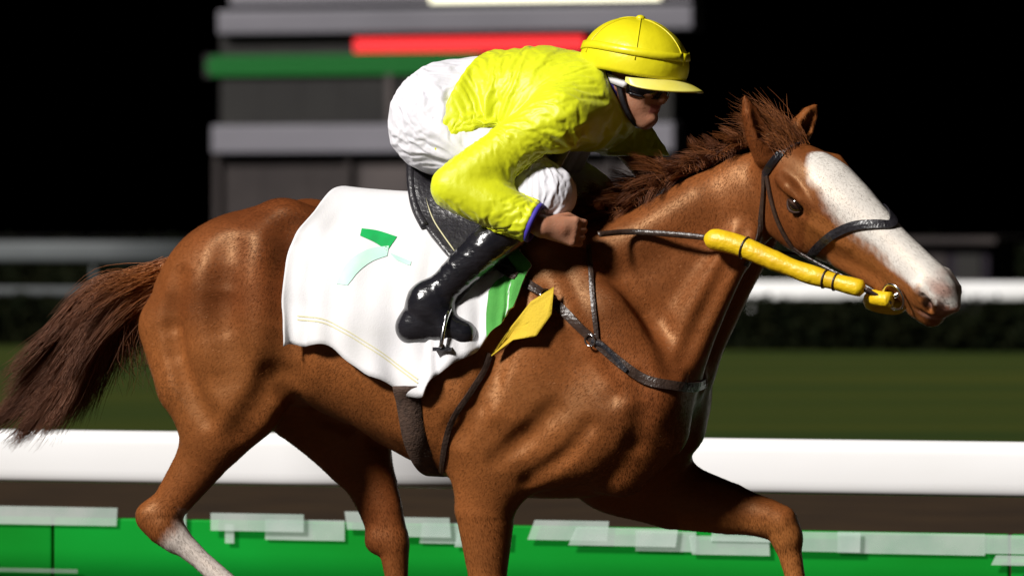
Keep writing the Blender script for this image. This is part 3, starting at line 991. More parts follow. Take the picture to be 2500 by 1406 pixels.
# hooves
def hoof(top, direction, lean):
    d = nrm(direction); fw = nrm(np.array(lean) - d * np.dot(lean, d)); sd = np.cross(d, fw)
    V, F = [], []; n = 20
    for k, (h, rx, ry, off) in enumerate(((-.012, .034, .032, 0), (0, .043, .040, .003), (.045, .053, .049, .014), (.085, .062, .055, .026), (.087, .050, .044, .026), (.080, .03, .025, .03))):
        for j in range(n):
            a = 2 * math.pi * j / n
            V.append(top + d * h + fw * (off + rx * math.cos(a) * (1 if math.cos(a) > 0 else .8)) + sd * ry * math.sin(a))
    F = [(k * n + j, k * n + (j + 1) % n, (k + 1) * n + (j + 1) % n, (k + 1) * n + j) for k in range(5) for j in range(n)]
    F.append(tuple(range(5 * n, 6 * n))); F.append(tuple(range(n))[::-1])
    obj('hoof', W(np.array(V)), F, M['hoof'], horse, recalc=True)


hp = C(1210, 1886, .148); hoof(hp + (0, 0, 0.0), (0.05, 0, -1), (1, 0, 0))
for a, b in (((600, 1470, .15), (645, 1530, .15)), ((1006, 1590, -.15), (1050, 1665, -.15)), ((1956, 1528, -.145), (1926, 1600, -.145))):
    p, q = C(*a), C(*b); dd = nrm(q - p)
    hoof(q, dd, np.array((dd[2] * -1, 0, dd[0])))


# hair
def strands(P, r0, r1):
    """P: n strands x k points x 3 -> thin three sided tubes"""
    n, k, _ = P.shape
    t = nrm(np.gradient(P, axis=1))
    u = nrm(np.cross(t, np.array((.31, .92, .22)))); w = np.cross(t, u)
    rad = (np.linspace(1, 0, k) ** .6)[None, :, None] * (r0 - r1) + r1
    V = np.stack([P + rad * (math.cos(a) * u + math.sin(a) * w) for a in (0, 2.094, 4.188)], 2)
    V = V.reshape(-1, 3)
    base = (np.arange(n)[:, None] * k + np.arange(k - 1)[None, :]).ravel() * 3
    F = np.concatenate([np.stack((base + a, base + (a + 1) % 3, base + 3 + (a + 1) % 3, base + 3 + a), 1) for a in range(3)])
    return V, F


def hair_obj(name, P, tint, r0=.0022, r1=.0004, parent=horse):
    V, F = strands(P, r0, r1)
    o = obj(name, W(V), F, M['hair'], parent)
    set_attr(o, 'tint', np.repeat(tint, P.shape[1] * 3) if tint.ndim == 1 else np.repeat(tint.ravel(), 3))
    o['kind'] = 'stuff'
    return o


def bez(ctrl, k):
    """ctrl n x m x 3 control polylines -> n x k points (Catmull through them)"""
    n, m, _ = ctrl.shape
    p = np.concatenate((2 * ctrl[:, :1] - ctrl[:, 1:2], ctrl, 2 * ctrl[:, -1:] - ctrl[:, -2:-1]), 1)
    out = []
    for u in np.linspace(0, m - 1 - 1e-6, k):
        i = int(u); t = u - i
        a, b, c, d = p[:, i], p[:, i + 1], p[:, i + 2], p[:, i + 3]
        out.append(0.5 * (2 * b + (c - a) * t + (2 * a - 5 * b + 4 * c - d) * t ** 2 + (3 * b - a - 3 * c + d) * t ** 3))
    return np.stack(out, 1)


def locks(P, clump, w):
    """draw the strands of one lock together towards its tip"""
    k = P.shape[1]; ww = (w * np.linspace(0, 1, k) ** 1.3)[:, None]
    for c in np.unique(clump):
        m = clump == c
        P[m] += (P[m].mean(0) - P[m]) * ww
    return P


def tail():
    n = 8500
    spine = catmull([C(425, 655, 0), C(375, 695, .01), C(310, 722, .02), C(238, 760, .03), C(172, 845, .05), C(110, 925, .06), C(45, 978, .08), C(-40, 1005, .10)], 10)
    m = len(spine)
    r0 = rng.uniform(0, .40, n)                                   # where along the dock a hair starts
    ln = rng.uniform(.35, .62, n) * (1.0 + .1 * rng.normal(size=n))
    side = np.stack((rng.normal(size=n), rng.normal(size=n) * .8, rng.normal(size=n)), 1)
    clump = (r0 / .4001 * 12).astype(int) * 6 + rng.integers(0, 6, n); cd = rng.normal(size=(72, 3)) * (1, .9, 1)
    ctrl = []
    for j, u in enumerate((0, .2, .45, .72, 1.0)):
        q = np.clip(r0 + ln * u, 0, 1) * (m - 1)
        i = np.clip(q.astype(int), 0, m - 2); t = (q - i)[:, None]
        p = spine[i] * (1 - t) + spine[i + 1] * t
        spread = .030 + .055 * u
        fall = np.array((0, 0, -1.0)) * ((.06 * u + .08 * u * u) * rng.beta(1.2, 2.2, n))[:, None]
        ctrl.append(p + side * spread * .28 + cd[clump] * (.010 + .045 * u) + fall + rng.normal(size=(n, 3)) * .008 * u)
    # a fringe hanging from the underside of the dock
    P = locks(bez(np.stack(ctrl, 1), 12), clump, .62)
    base = sstep(-(r0 + ln * .5), -.55, -.2)
    prof = np.linspace(1, 0, 12)[None, :] * base[:, None] * 1.2 + .22 + .12 * rng.random((n, 1)) + .35 * rng.random(72)[clump][:, None] * np.linspace(1, .2, 12)[None]
    hair_obj('tail', P, np.clip(prof, 0, 1), .0012, .0002)
    f = 420
    a = spine[rng.integers(0, int(m * .35), f)] + rng.normal(size=(f, 3)) * .02
    dn = np.stack((rng.normal(.0, .05, f), rng.normal(0, .03, f), -rng.uniform(.10, .27, f)), 1)
    P = bez(np.stack((a, a + dn * .4 + rng.normal(size=(f, 3)) * .008, a + dn * .75 + rng.normal(size=(f, 3)) * .015, a + dn + rng.normal(size=(f, 3)) * .025), 1), 10)
    hair_obj('tail_fringe', P, np.clip(rng.random(f) * .7, 0, 1), .0010, .0002)
    # covered dock
    d = catmull([C(455, 655, 0), C(385, 695, .005), C(320, 720, .012), C(262, 748, .02)], 6)
    V, F = tube(W(d), np.linspace(.05, .022, len(d)), 12)
    o = obj('dock', V, F, M['hair'], horse, recalc=True); set_attr(o, 'tint', np.full(len(V), .75))


tail()


def mane():
    n = 3600
    crest = catmull([C(1400, 568, .02), C(1480, 548, .02), C(1560, 500, .025), C(1630, 448, .03), (C(1700, 415, .035)), C(1760, 388, .04), C(1830, 350, .05)], 10)
    crest = HG.push_out(crest, .002)
    m = len(crest)
    q = rng.uniform(0, m - 1.01, n); i = q.astype(int); t = (q - i)[:, None]
    a = crest[i] * (1 - t) + crest[i + 1] * t + rng.normal(size=(n, 3)) * (.006, .016, .004)
    clump = (q * .9).astype(int) * 2 + rng.integers(0, 2, n); cd = rng.normal(size=(clump.max() + 1, 3))
    up = np.array((-.55, .25, .55))
    ln = (rng.uniform(.05, .16, n) * (1 - .35 * (q / m > .55)))[:, None]
    d1 = nrm(up + .34 * cd[clump] + .16 * rng.normal(size=(n, 3)))
    d2 = nrm(np.array((-.9, .45, -.25)) + .42 * cd[clump] + .2 * rng.normal(size=(n, 3)))
    P = locks(bez(np.stack((a, a + d1 * ln * .3, a + d1 * ln * .45 + d2 * ln * .3, a + d1 * ln * .45 + d2 * ln * .75), 1), 9), clump, .7)
    hair_obj('mane', P, np.clip(.35 * rng.random(n) + .4 * rng.random(clump.max() + 1)[clump], 0, 1), .0010, .0002)
    n = 620                                                  # forelock streaming back between the ears
    a = HP(.06, 0, .115) + HB * rng.normal(0, .022, n)[:, None] + HA * rng.uniform(-.03, .05, n)[:, None]
    d = nrm(np.array((-.62, .03, .70)) + .26 * rng.normal(size=(n, 3)))
    e = nrm(np.array((-.95, .06, .45)) + .32 * rng.normal(size=(n, 3)))
    ln = rng.uniform(.05, .15, n)[:, None]
    P = bez(np.stack((a, a + d * ln * .4, a + d * ln * .5 + e * ln * .35, a + d * ln * .5 + e * ln * .7), 1), 8)
    hair_obj('forelock', P, np.clip(.25 + .5 * rng.random(n), 0, 1), .0009, .0002)


mane()
# ------------------------------------------------------------------ tack
CAMW = np.array((0.0, -CAM_D, CAM_H))


class Surf:
    """things straps can lie on"""
    def __init__(self): self.t = []

    def add(self, V, F):
        self.t.append(BVHTree.FromPolygons([tuple(v) for v in np.asarray(V, float).tolist()], [tuple(f) for f in (F.tolist() if isinstance(F, np.ndarray) else F)]))

    def hit(self, px, py):
        d = np.array(((px - 1250) / FPX, 1.0, -(py - 560) / FPX)); d /= np.linalg.norm(d)
        best = None
        for t in self.t:
            h = t.ray_cast(Vector(CAMW), Vector(d), 40)
            if h[0] is not None and (best is None or h[3] < best[2]):
                n = np.array(h[1]); n = n if np.dot(n, d) < 0 else -n
                best = (np.array(h[0]), n, h[3])
        return best

    def near(self, p, n):
        """outermost surface along the inward normal"""
        best = None
        for t in self.t:
            h = t.ray_cast(Vector(p + n * .15), Vector(-n), .3)
            if h[0] is not None and (best is None or h[3] < best[1]): best = (np.array(h[0]), h[3], np.array(h[1]))
        return best


SURF = Surf()
SURF.add(W(HV), HQ)


def lay(name, pix, width, thick, m, parent, off=0.003, n=7, mirror=None, smooth=2):
    """strap laid on what the pixels show; mirror='head' wraps it round to the far side of the head"""
    pts = catmull(np.array(pix, float), n)
    P, Nn = [], []
    for x, y in pts:
        h = SURF.hit(x, y)
        if h is None: continue
        P.append(h[0]); Nn.append(h[1])
    P = np.array(P); Nn = np.array(Nn)
    if mirror == 'head':
        L_ = Wi(P); t, b, d = head_co(L_); nl = Wi(Nn)
        k = b > 0.004
        P, Nn, L_, nl, t, b, d = (q[k] for q in (P, Nn, L_, nl, t, b, d))
        far = HA0 + HA * (t * HLEN)[:, None] - HB * b[:, None] + HD * d[:, None]
        nb = nl @ HB
        nfar = nl - 2 * nb[:, None] * HB
        P = np.vstack((P, W(far)[::-1])); Nn = np.vstack((Nn, W(nfar)[::-1]))
    for _ in range(smooth):
        P[1:-1] = (P[:-2] + 2 * P[1:-1] + P[2:]) / 4; Nn[1:-1] = (Nn[:-2] + 2 * Nn[1:-1] + Nn[2:]) / 4
    Nn = nrm(Nn)
    V, F = ribbon(P + Nn * (off + thick * .6), Nn, width, thick)
    o = obj(name, V, F, m, parent, smooth=False, recalc=True)
    return o


# --- saddle cloth over the back
def px_s(px, py, l):
    return C(px, py, l)[0]


def th_at(s, z):
    t, b = np.interp(s, TS, TT), np.interp(s, TS, TB)
    u = np.clip((z - (t + b) / 2) / ((t - b) / 2), -1, 1)
    return math.acos(np.sign(u) * abs(u) ** (NEXP / 2))


def trunk_from_px(px, py):
    l = .2
    for _ in range(12):
        q = C(px, py, l); l = float(trunk_pt(np.array(q[0]), np.array(th_at(q[0], q[2])))[1])
    return q[0], th_at(q[0], q[2])


top_s = (C(838, 520)[0], C(1400, 545)[0])
bot = catmull(np.array([(690, 838), (745, 846), (800, 838), (870, 882), (950, 932), (1032, 972), (1062, 925), (1110, 890), (1160, 866), (1196, 800), (1232, 778), (1290, 764)], float), 8)
bot[:, 1] += 3 * np.sin(bot[:, 0] / 17)
BTH = np.array([trunk_from_px(*q) for q in bot])
NU, NV = len(bot), 44
rows = []
for side in (1, -1):
    R = []
    for j, v in enumerate(np.linspace(0, 1, NV)):
        u = np.linspace(0, 1, NU)
        e = 1 - (1 - v) ** 1.35
        s = (top_s[0] + (top_s[1] - top_s[0]) * u) * (1 - e) + BTH[:, 0] * e
        # rear and front edges bow a little
        s = s + .03 * math.sin(math.pi * v) * (1 - u) * -1 + .0 * u
        th = BTH[:, 1] * v
        p = trunk_pt(s, np.maximum(th, 1e-3), side)
        lift = .034 * np.exp(-(v / .25) ** 2) + .010
        p = HG.push_out(p, lift, 8)
        R.append(p)
    rows.append(np.array(R))
full = np.concatenate((rows[1][::-1], rows[0][1:]), 0)          # far bottom ... spine ... near bottom
vv = np.concatenate((-np.linspace(0, 1, NV)[::-1], np.linspace(0, 1, NV)[1:]))
g = HG.grad(full.reshape(-1, 3), .03).reshape(full.shape)
# flutter: folds that grow towards the hem
uu = np.linspace(0, 1, NU)[None, :]
fold = (.010 * np.sin(uu * 19 + vv[:, None] * 3) + .007 * np.sin(uu * 37 - vv[:, None] * 5 + 1) + .004 * np.sin(uu * 71 + 2)) * np.abs(vv[:, None]) ** 1.8
fold = fold + .009 * noise3(full, 15, .7) * (.3 + np.abs(vv[:, None]))
full = full + g * (fold + .022 * np.abs(vv[:, None]) ** 5)[..., None]
full = HG.push_out(full.reshape(-1, 3), .006, 6).reshape(full.shape)
nr, nc = full.shape[:2]
Fq = [(i * nc + j, i * nc + j + 1, (i + 1) * nc + j + 1, (i + 1) * nc + j) for i in range(nr - 1) for j in range(nc - 1)]
cloth = empty('saddle_cloth', W(full[nr // 2, nc // 2]), 'white saddle cloth with a green number and green front trim', 'saddle cloth')
CV = W(full.reshape(-1, 3))
sheet_ = obj('cloth_sheet', CV, Fq, M['cloth'], cloth)
sm = sheet_.modifiers.new('thickness', 'SOLIDIFY'); sm.thickness = .005; sm.offset = 0
SURF.add(CV, Fq)
CLOTH = Surf(); CLOTH.add(CV, Fq)


def decal(name, left, right, m, parent, off=.0045, n=10, k=6):
    """a print on the cloth between two pixel polylines"""
    a, b = catmull(np.array(left, float), n), catmull(np.array(right, float), n)
    V, idx = [], {}
    for i in range(len(a)):
        for j in range(k + 1):
            q = a[i] + (b[i] - a[i]) * j / k
            h = CLOTH.hit(*q)
            if h is None: continue
            idx[i, j] = len(V); V.append(h[0] + h[1] * off)
    F = [(idx[i, j], idx[i + 1, j], idx[i + 1, j + 1], idx[i, j + 1]) for i in range(len(a) - 1) for j in range(k)
         if all(q in idx for q in ((i, j), (i + 1, j), (i + 1, j + 1), (i, j + 1)))]
    if F: return obj(name, np.array(V), F, m, parent)


# the number: a green bar above a pale green arc, as far as it can be made out
decal('number_bar', [(884, 560), (925, 566), (970, 580)], [(880, 578), (915, 594), (946, 614)], M['cloth_green'], cloth)
decal('number_arc', [(950, 602), (900, 610), (852, 640), (822, 694)], [(946, 626), (908, 640), (876, 664), (850, 698)], M['cloth_mint'], cloth)
decal('number_tail', [(950, 618), (985, 632), (1005, 640)], [(968, 636), (990, 646), (1003, 650)], M['cloth_mint'], cloth)


def grid_print(name, i0, i1, j0, j1, m, off=.0045):
    sub = full[i0:i1, j0:j1]; h, w = sub.shape[:2]
    p = W((sub + g[i0:i1, j0:j1] * off).reshape(-1, 3))
    obj(name, p, [(i * w + j, i * w + j + 1, (i + 1) * w + j + 1, (i + 1) * w + j) for i in range(h - 1) for j in range(w - 1)], m, cloth)


for a_, b_i in ((NV + 6, nr), (0, nr - NV - 6)):
    grid_print('front_trim', a_, b_i, nc - 9, nc, M['cloth_trim'])
grid_print('lower_trim', nr - 9, nr, nc - 20, nc - 8, M['cloth_trim'])
for dy in (0, 9):
    decal('stitch_line', [(728, 770 + dy), (800, 782 + dy), (900, 838 + dy), (1022, 925 + dy)], [(727, 773 + dy), (800, 785 + dy), (900, 841 + dy), (1020, 928 + dy)], M['cloth_line'], cloth, .004, 14, 1)

# --- saddle
saddle = empty('racing_saddle', W(trunk_pt(np.array(C(1120, 560)[0]), np.array(.01))), 'small black leather racing saddle under the jockey', 'saddle')
a_s, b_s = C(1005, 520)[0], C(1285, 540)[0]
NU2, NV2 = 26, 22
R = []
for v in np.linspace(-1, 1, 2 * NV2 + 1):
    u = np.linspace(0, 1, NU2); av = abs(v)
    # seat narrow at the back, flaps swept forward
    s = a_s + (b_s - a_s) * u * (1 - .45 * av ** 2) + (.20 * av ** 1.5)
    th = np.full(NU2, .96 * av)
    p = trunk_pt(s, np.maximum(th, 1e-3), 1 if v >= 0 else -1)
    lift = .052 * math.exp(-(av / .3) ** 2) + .020
    cant = .038 * np.exp(-((u - .02) / .12) ** 2) * math.exp(-(av / .28) ** 2) + .030 * np.exp(-((u - .98) / .1) ** 2) * math.exp(-(av / .2) ** 2)
    p = HG.push_out(p, lift, 8); p[:, 2] += cant
    R.append(p)
R = np.array(R); n1, n2 = R.shape[:2]
Fs = [(i * n2 + j, i * n2 + j + 1, (i + 1) * n2 + j + 1, (i + 1) * n2 + j) for i in range(n1 - 1) for j in range(n2 - 1)]
SV = W(R.reshape(-1, 3))
seat = obj('seat', SV, Fs, M['leather'], saddle)
q = seat.modifiers.new('thickness', 'SOLIDIFY'); q.thickness = .016; q.offset = -.3
SURF.add(SV, Fs)
# rolled cantle edge
V, F = tube(W(R[NV2 - 13:NV2 + 14, 0] + np.array((0, 0, .004))), .014, 8); obj('cantle', V, F, M['leather'], saddle)
for sg in (1, -1):
    e = R[NV2 + sg * 3:NV2 + sg * 20:sg, 3]
    V, F = tube(W(e + HG.grad(e) * .010), .002, 5); obj('piping', V, F, M['cloth_line'], seat)


def ring(name, s_top, s_bot, width, thick, m, parent, off=.004, th0=0.0):
    """band right round the trunk"""
    P, Nn = [], []
    ths = np.concatenate((np.linspace(th0, math.pi, 40), -np.linspace(math.pi, th0, 40)[1:]))
    for th in ths:
        f = (1 - math.cos(abs(th))) / 2
        s = s_top + (s_bot - s_top) * f
        p = trunk_pt(np.array(s), np.array(max(abs(th), 1e-3)), 1 if th >= 0 else -1)
        c = np.array((s, 0, (np.interp(s, TS, TT) + np.interp(s, TS, TB)) / 2))
        n = nrm(p - c)
        h = SURF.near(W(p), W(n))
        P.append(h[0] if h else W(p)); Nn.append(W(n))
    P, Nn = np.array(P), np.array(Nn)
    for _ in range(3):
        P[1:-1] = (P[:-2] + 2 * P[1:-1] + P[2:]) / 4
    V, F = ribbon(P + Nn * (off + thick * .6), Nn, width, thick)
    return obj(name, V, F, m, parent, recalc=True)


g0 = trunk_from_px(1010, 1000)[0]; g1 = C(1085, 1200, .0)[0]
ring('girth', g0 - .03, g1, .070, .005, M['girth'], saddle, .003, 1.80)
lay('girth_strap', [(1196, 862), (1180, 905), (1145, 960), (1104, 1022), (1088, 1080), (1080, 1150)], .016, .004, M['strap'], saddle)
lay('flap_strap', [(1195, 600), (1225, 640), (1205, 660), (1185, 652)], .010, .004, M['leather'], saddle)

# --- breastplate
bp = empty('breastplate', W(C(1440, 820, .25)), 'dark strap breastplate with a yellow cloth piece across the shoulder', 'breastplate')
lay('shoulder_strap', [(1170, 645), (1215, 655), (1270, 685), (1330, 725), (1400, 780), (1460, 835), (1515, 885), (1570, 922), (1625, 940), (1680, 945), (1715, 935)], .026, .005, M['strap'], bp, .006)
lay('neck_strap', [(1436, 600), (1440, 650), (1446, 710), (1452, 770), (1460, 836)], .013, .004, M['strap'], bp)
lay('shoulder_strap', [(1450, 830), (1480, 846), (1530, 905)], .012, .004, M['leather'], bp, .012)
# kite of yellow cloth hanging on the strap
kite = np.array([(1366, 705), (1300, 742), (1258, 800), (1196, 868), (1268, 834), (1314, 820), (1342, 775)], float)
cen = kite.mean(0); V, F = [], []
rings_ = 7
for r in range(rings_):
    for q in kite:
        x, y = cen + (q - cen) * (r / (rings_ - 1))
        h = SURF.hit(x, y); V.append(h[0] + h[1] * (.016 + .008 * math.sin(x * .05 + y * .03) + .012 * (r / 6) ** 2))
nk = len(kite)
F = [(r * nk + j, r * nk + (j + 1) % nk, (r + 1) * nk + (j + 1) % nk, (r + 1) * nk + j) for r in range(rings_ - 1) for j in range(nk)]
ko = obj('yellow_cloth_piece', np.array(V), F, M['yellow_cloth'], bp)
q = ko.modifiers.new('thickness', 'SOLIDIFY'); q.thickness = .003
for x, y in ((1330, 726), (1448, 828), (1202, 652)):
    h = SURF.hit(x, y); nn = nrm(h[1]); u = nrm(np.cross(nn, (0, 0, 1))); w = np.cross(nn, u)
    a = np.linspace(0, 2 * math.pi, 21)
    V, F = tube(h[0] + nn * .016 + .016 * (np.cos(a)[:, None] * u + np.sin(a)[:, None] * w), .003, 6, False)
    obj('ring', V, F, M['steel'], bp)

# --- bridle
bridle = empty('bridle', W(HP(.5, 0, 0)), 'black leather bridle with steel bit on the horse head', 'bridle')
lay('browband', [(1868, 428), (1884, 396), (1918, 366), (1960, 350), (2010, 345), (2055, 352)], .020, .004, M['leather'], bridle, mirror='head')
lay('throat_latch', [(1868, 425), (1866, 480), (1856, 550), (1838, 610), (1818, 648)], .014, .004, M['strap'], bridle)
lay('cheek_strap', [(1874, 430), (1886, 490), (1906, 550), (1945, 612), (2010, 664), (2090, 704), (2160, 718)], .013, .004, M['strap'], bridle)
lay('noseband', [(1968, 640), (1990, 610), (2030, 575), (2080, 552), (2130, 548), (2180, 552), (2225, 562)], .024, .004, M['leather'], bridle, mirror='head')
for sg in (1, -1):
    c = HP(.80, .068 * sg, -.046); a = np.linspace(0, 2 * math.pi, 29)
    V, F = tube(W(c + .036 * (np.cos(a)[:, None] * HA + np.sin(a)[:, None] * HD)), .004, 8, False)
    obj('bit_ring', V, F, M['steel'], bridle)
V, F = tube(W(np.array([HP(.80, -.066, -.046), HP(.81, 0, -.040), HP(.80, .066, -.046)])), .007, 8)
obj('mouthpiece', V, F, M['steel'], bridle)
for t, d, ln in ((.62, -.01, .05), (.30, -.03, .04)):
    c = HP(t, np.interp(t, HT, HWt) + .012, d)
# yellow padded rein from the bit back along the jaw and neck, then plain leather to the hands
RW = [HP(.80, .075, -.075)]
rein_px = [(2110, 706, .225), (2040, 688, .215), (1960, 664, .205), (1880, 632, .195), (1800, 598, .185), (1722, 580, .175)]
yr = catmull([C(*q) for q in rein_px], 9)
yr = HG.push_out(yr, .022, 6)
m_ = len(yr); x_ = np.linspace(0, 1, m_)
rad = .022 + .009 * x_ + .0015 * np.sin(x_ * 23) * (x_ < .6); rad[-1] *= .35; rad[-2] *= .75; rad[-3] *= .92; rad[0] *= .5
V, F = tube(W(yr), rad, 14)
yo = obj('yellow_rein_sleeve', V, F, M['yellow_rubber'], bridle, recalc=True); yo['label'] = 'thick yellow padded sleeve on the near rein'
for i in (9, 12, 34):
    if i < m_ - 4:
        a = np.linspace(0, 2 * math.pi, 19); tdir = nrm(yr[i + 1] - yr[i - 1]); u = nrm(np.cross(tdir, (0, 1, .2))); w = np.cross(tdir, u)
        V, F = tube(W(yr[i] + (rad[i] + .001) * (np.cos(a)[:, None] * u + np.sin(a)[:, None] * w)), .0028, 6, False)
        obj('band', V, F, M['strap'], yo)
# yellow chin loop under the mouth
cl = catmull([HP(.79, .066, -.060), HP(.72, .072, -.085), HP(.70, .055, -.125), HP(.76, .0, -.135), HP(.75, -.045, -.112), HP(.74, -.068, -.085), HP(.79, -.066, -.055)], 7)
cl = HG.push_out(cl, .016, 5)
V, F = tube(W(cl), .022, 10); obj('yellow_chin_loop', V, F, M['yellow_rubber'], bridle, recalc=True)
HAND_N, HAND_F = C(1435, 572, .235), C(1470, 556, -.085)


def leather_rein(pts):
    p = HG.push_out(catmull(pts, 10), .008, 6)
    n = HG.grad(p); V, F = ribbon(W(p), W(n), .016, .004)
    obj('rein', V, F, M['strap'], bridle, recalc=True)


leather_rein([HP(.80, .07, -.07), C(2110, 706, .225)])
leather_rein([C(1724, 580, .172), C(1640, 572, .16), C(1540, 566, .15), HAND_N + (.03, 0, 0)])
leather_rein([HP(.80, -.07, -.07), HP(.55, -.12, -.15), C(1780, 600, -.12), C(1640, 560, -.13), C(1540, 545, -.11), HAND_F + (.03, 0, 0)])
# ------------------------------------------------------------------ the jockey
KN = C(1345, 476, .195)
ANK = C(1046, 740, .27)
HIP = C(1112, 318, .10)
CALF = C(1190, 602, .262)
BALL, TOE, HEEL = C(1094, 802, .275), C(1132, 814, .275), C(1010, 800, .27)
SH_N, EL_N, WR_N = C(1368, 286, .185), C(1104, 456, .31), C(1325, 553, .285)
SH_F, EL_F, WR_F = C(1490, 290, -.185), C(1598, 432, -.27), C(1520, 515, -.13)
mir = np.array((1, -1, 1))
P_TORSO = [(chain([(C(1115, 268), .128), (C(1220, 250), .122), (C(1330, 246), .132), (C(1425, 248), .112)], 1.28), .05)]
P_SH = [(chain([(C(1400, 262, .08), .085), (SH_N, .064)]), .05), (chain([(C(1450, 262, -.08), .085), (SH_F, .064)]), .05)]
P_ARM_N = [(chain([(SH_N, .060), (SH_N * .5 + EL_N * .5, .054), (EL_N, .045), (EL_N * .6 + WR_N * .4, .046), (WR_N, .030)]), .03)]
P_ARM_F = [(chain([(SH_F, .060), (SH_F * .5 + EL_F * .5, .054), (EL_F, .045), (EL_F * .6 + WR_F * .4, .046), (WR_F, .030)]), .03)]
P_PELVIS = [(ell(C(1105, 295, 0), (.143, .165, .135)), .05)] + [(ell(C(1090, 302, 0) + np.array((0, .078 * g_, 0)), (.124, .11, .128)), .05) for g_ in (1, -1)]
P_THIGH = [(chain([(HIP * (1, g_, 1), .098), (HIP * (1, g_, 1) * .5 + KN * (1, g_, 1) * .5, .084), (KN * (1, g_, 1), .060)]), .05) for g_ in (1, -1)]
P_SHIN = [(chain([(KN * (1, g_, 1), .054), (CALF * (1, g_, 1), .047), (ANK * (1, g_, 1), .031)]), .03) for g_ in (1, -1)]
P_FOOT = [(chain([(ANK * (1, g_, 1), .036), (HEEL * (1, g_, 1), .031)]), .03) for g_ in (1, -1)] + \
         [(chain([(ANK * (1, g_, 1), .034), (BALL * (1, g_, 1), .034), (TOE * (1, g_, 1), .026), (BALL * (1, g_, 1), .030), (HEEL * (1, g_, 1), .029)]), .03) for g_ in (1, -1)]
# head
HC = C(1548, 180, 0.0)
FW = nrm(np.array((.93, .34, -.19))); SD = nrm(np.cross(np.array((0, 0, 1.0)), FW)); SD = SD if SD[1] > 0 else -SD
UP = np.cross(FW, SD); UP = UP if UP[2] > 0 else -UP


def JP(f, b, u): return HC + FW * f + SD * b + UP * u


RJ = np.array([FW, SD, UP])
P_NECK = [(chain([(C(1430, 240), .066), (JP(-.02, 0, -.075), .056)]), .04)]
P_HEAD = [(ell(JP(0, 0, 0), (.098, .076, .095), RJ), .03), (ell(JP(.030, 0, -.062), (.066, .058, .066), RJ), .03),
          (chain([(JP(.062, 0, -.118), .022), (JP(.02, .045, -.085), .020), (JP(-.02, .060, -.05), .016)]), .025),
          (chain([(JP(.062, 0, -.118), .022), (JP(.02, -.045, -.085), .020), (JP(-.02, -.060, -.05), .016)]), .025),
          (chain([(JP(.092, 0, -.020), .009), (JP(.112, 0, -.050), .012), (JP(.106, 0, -.056), .013)]), .010),
          (ell(JP(.098, .012, -.056), (.010, .008, .008), RJ), .006), (ell(JP(.098, -.012, -.056), (.010, .008, .008), RJ), .006),
          (chain([(JP(.086, .026, -.004), .009), (JP(.096, 0, -.002), .009), (JP(.086, -.026, -.004), .009)]), .010),
          (ell(JP(.078, .036, -.045), (.022, .020, .018), RJ), .015), (ell(JP(.078, -.036, -.045), (.022, .020, .018), RJ), .015),
          (chain([(JP(.084, .020, -.080), .005), (JP(.097, 0, -.077), .0065), (JP(.084, -.020, -.080), .005)]), .006),
          (chain([(JP(.082, .017, -.088), .006), (JP(.095, 0, -.087), .0075), (JP(.082, -.017, -.088), .006)]), .006),
          (ell(JP(.082, 0, -.112), (.016, .018, .014), RJ), .012),
          (ell(JP(-.012, .078, -.035), (.022, .010, .030), RJ), .008), (ell(JP(-.012, -.078, -.035), (.022, .010, .030), RJ), .008)]


def hand(wr, palm, inward, g_):
    """palm, four bent fingers and a thumb closed on the rein; inward = +1/-1 lateral direction the fingers curl to"""
    d = nrm(palm - wr); up = nrm(np.array((0, 0, 1.0)) - d * d[2]); si = nrm(np.cross(d, up)); si = si if si[1] * inward > 0 else -si
    g_.add(chain([(wr, .029), (wr + d * .05, .027)]), .02)
    for k_, (h, ln) in enumerate(((.030, .92), (.010, 1.0), (-.010, .95), (-.029, .78))):
        base = wr + d * .085 + up * h - si * .004
        g_.add(chain([(wr + d * .03 + up * h * .6, .015), (base, .0125)]), .012)
        k1 = base + d * .030 * ln + si * .014; k2 = k1 + si * .026 * ln - d * .004; k3 = k2 - d * .022 * ln + si * .002
        g_.add(chain([(base, .0105), (k1, .0095), (k2, .0088), (k3, .0078)]), .004)
    th0 = wr + d * .035 + up * .026 + si * .012
    g_.add(chain([(th0, .014), (th0 + d * .032 + up * .014 + si * .014, .0115), (th0 + d * .058 + up * .008 + si * .020, .0095)]), .008)


JG = Grid(C(900, 880, .1) * (1, 0, 1) + (0, -.42, 0), C(1760, 60, -.1) * (1, 0, 1) + (0, .42, 0), .0048)
for lst in (P_TORSO, P_SH, P_PELVIS, P_THIGH, P_SHIN, P_FOOT, P_ARM_N, P_ARM_F):
    for p, k in lst: JG.add(p, k, inflate=-.006)          # clothed parts, a little inside their clothes
for lst in (P_NECK, P_HEAD):
    for p, k in lst: JG.add(p, k)
hand(WR_N, HAND_N, -1, JG); hand(WR_F, HAND_F, 1, JG)
JV, JQ = JG.mesh()
jockey = empty('person', W(C(1180, 560, 0)), 'jockey in yellow silks and white breeches crouched over the horse neck', 'person')
jb = obj('body', W(JV), JQ, M['skin'], jockey)
hj = (JV - HC); fu, bu, uu_ = hj @ FW, hj @ SD, hj @ UP
set_attr(jb, 'lip', ((fu > .078) & (np.abs(bu) < .024) & (uu_ < -.070) & (uu_ > -.094)).astype(float))
set_attr(jb, 'brow', ((fu > .075) & (np.abs(bu) < .045) & (np.abs(bu) > .012) & (uu_ > -.004) & (uu_ < .006)).astype(float) * .8)


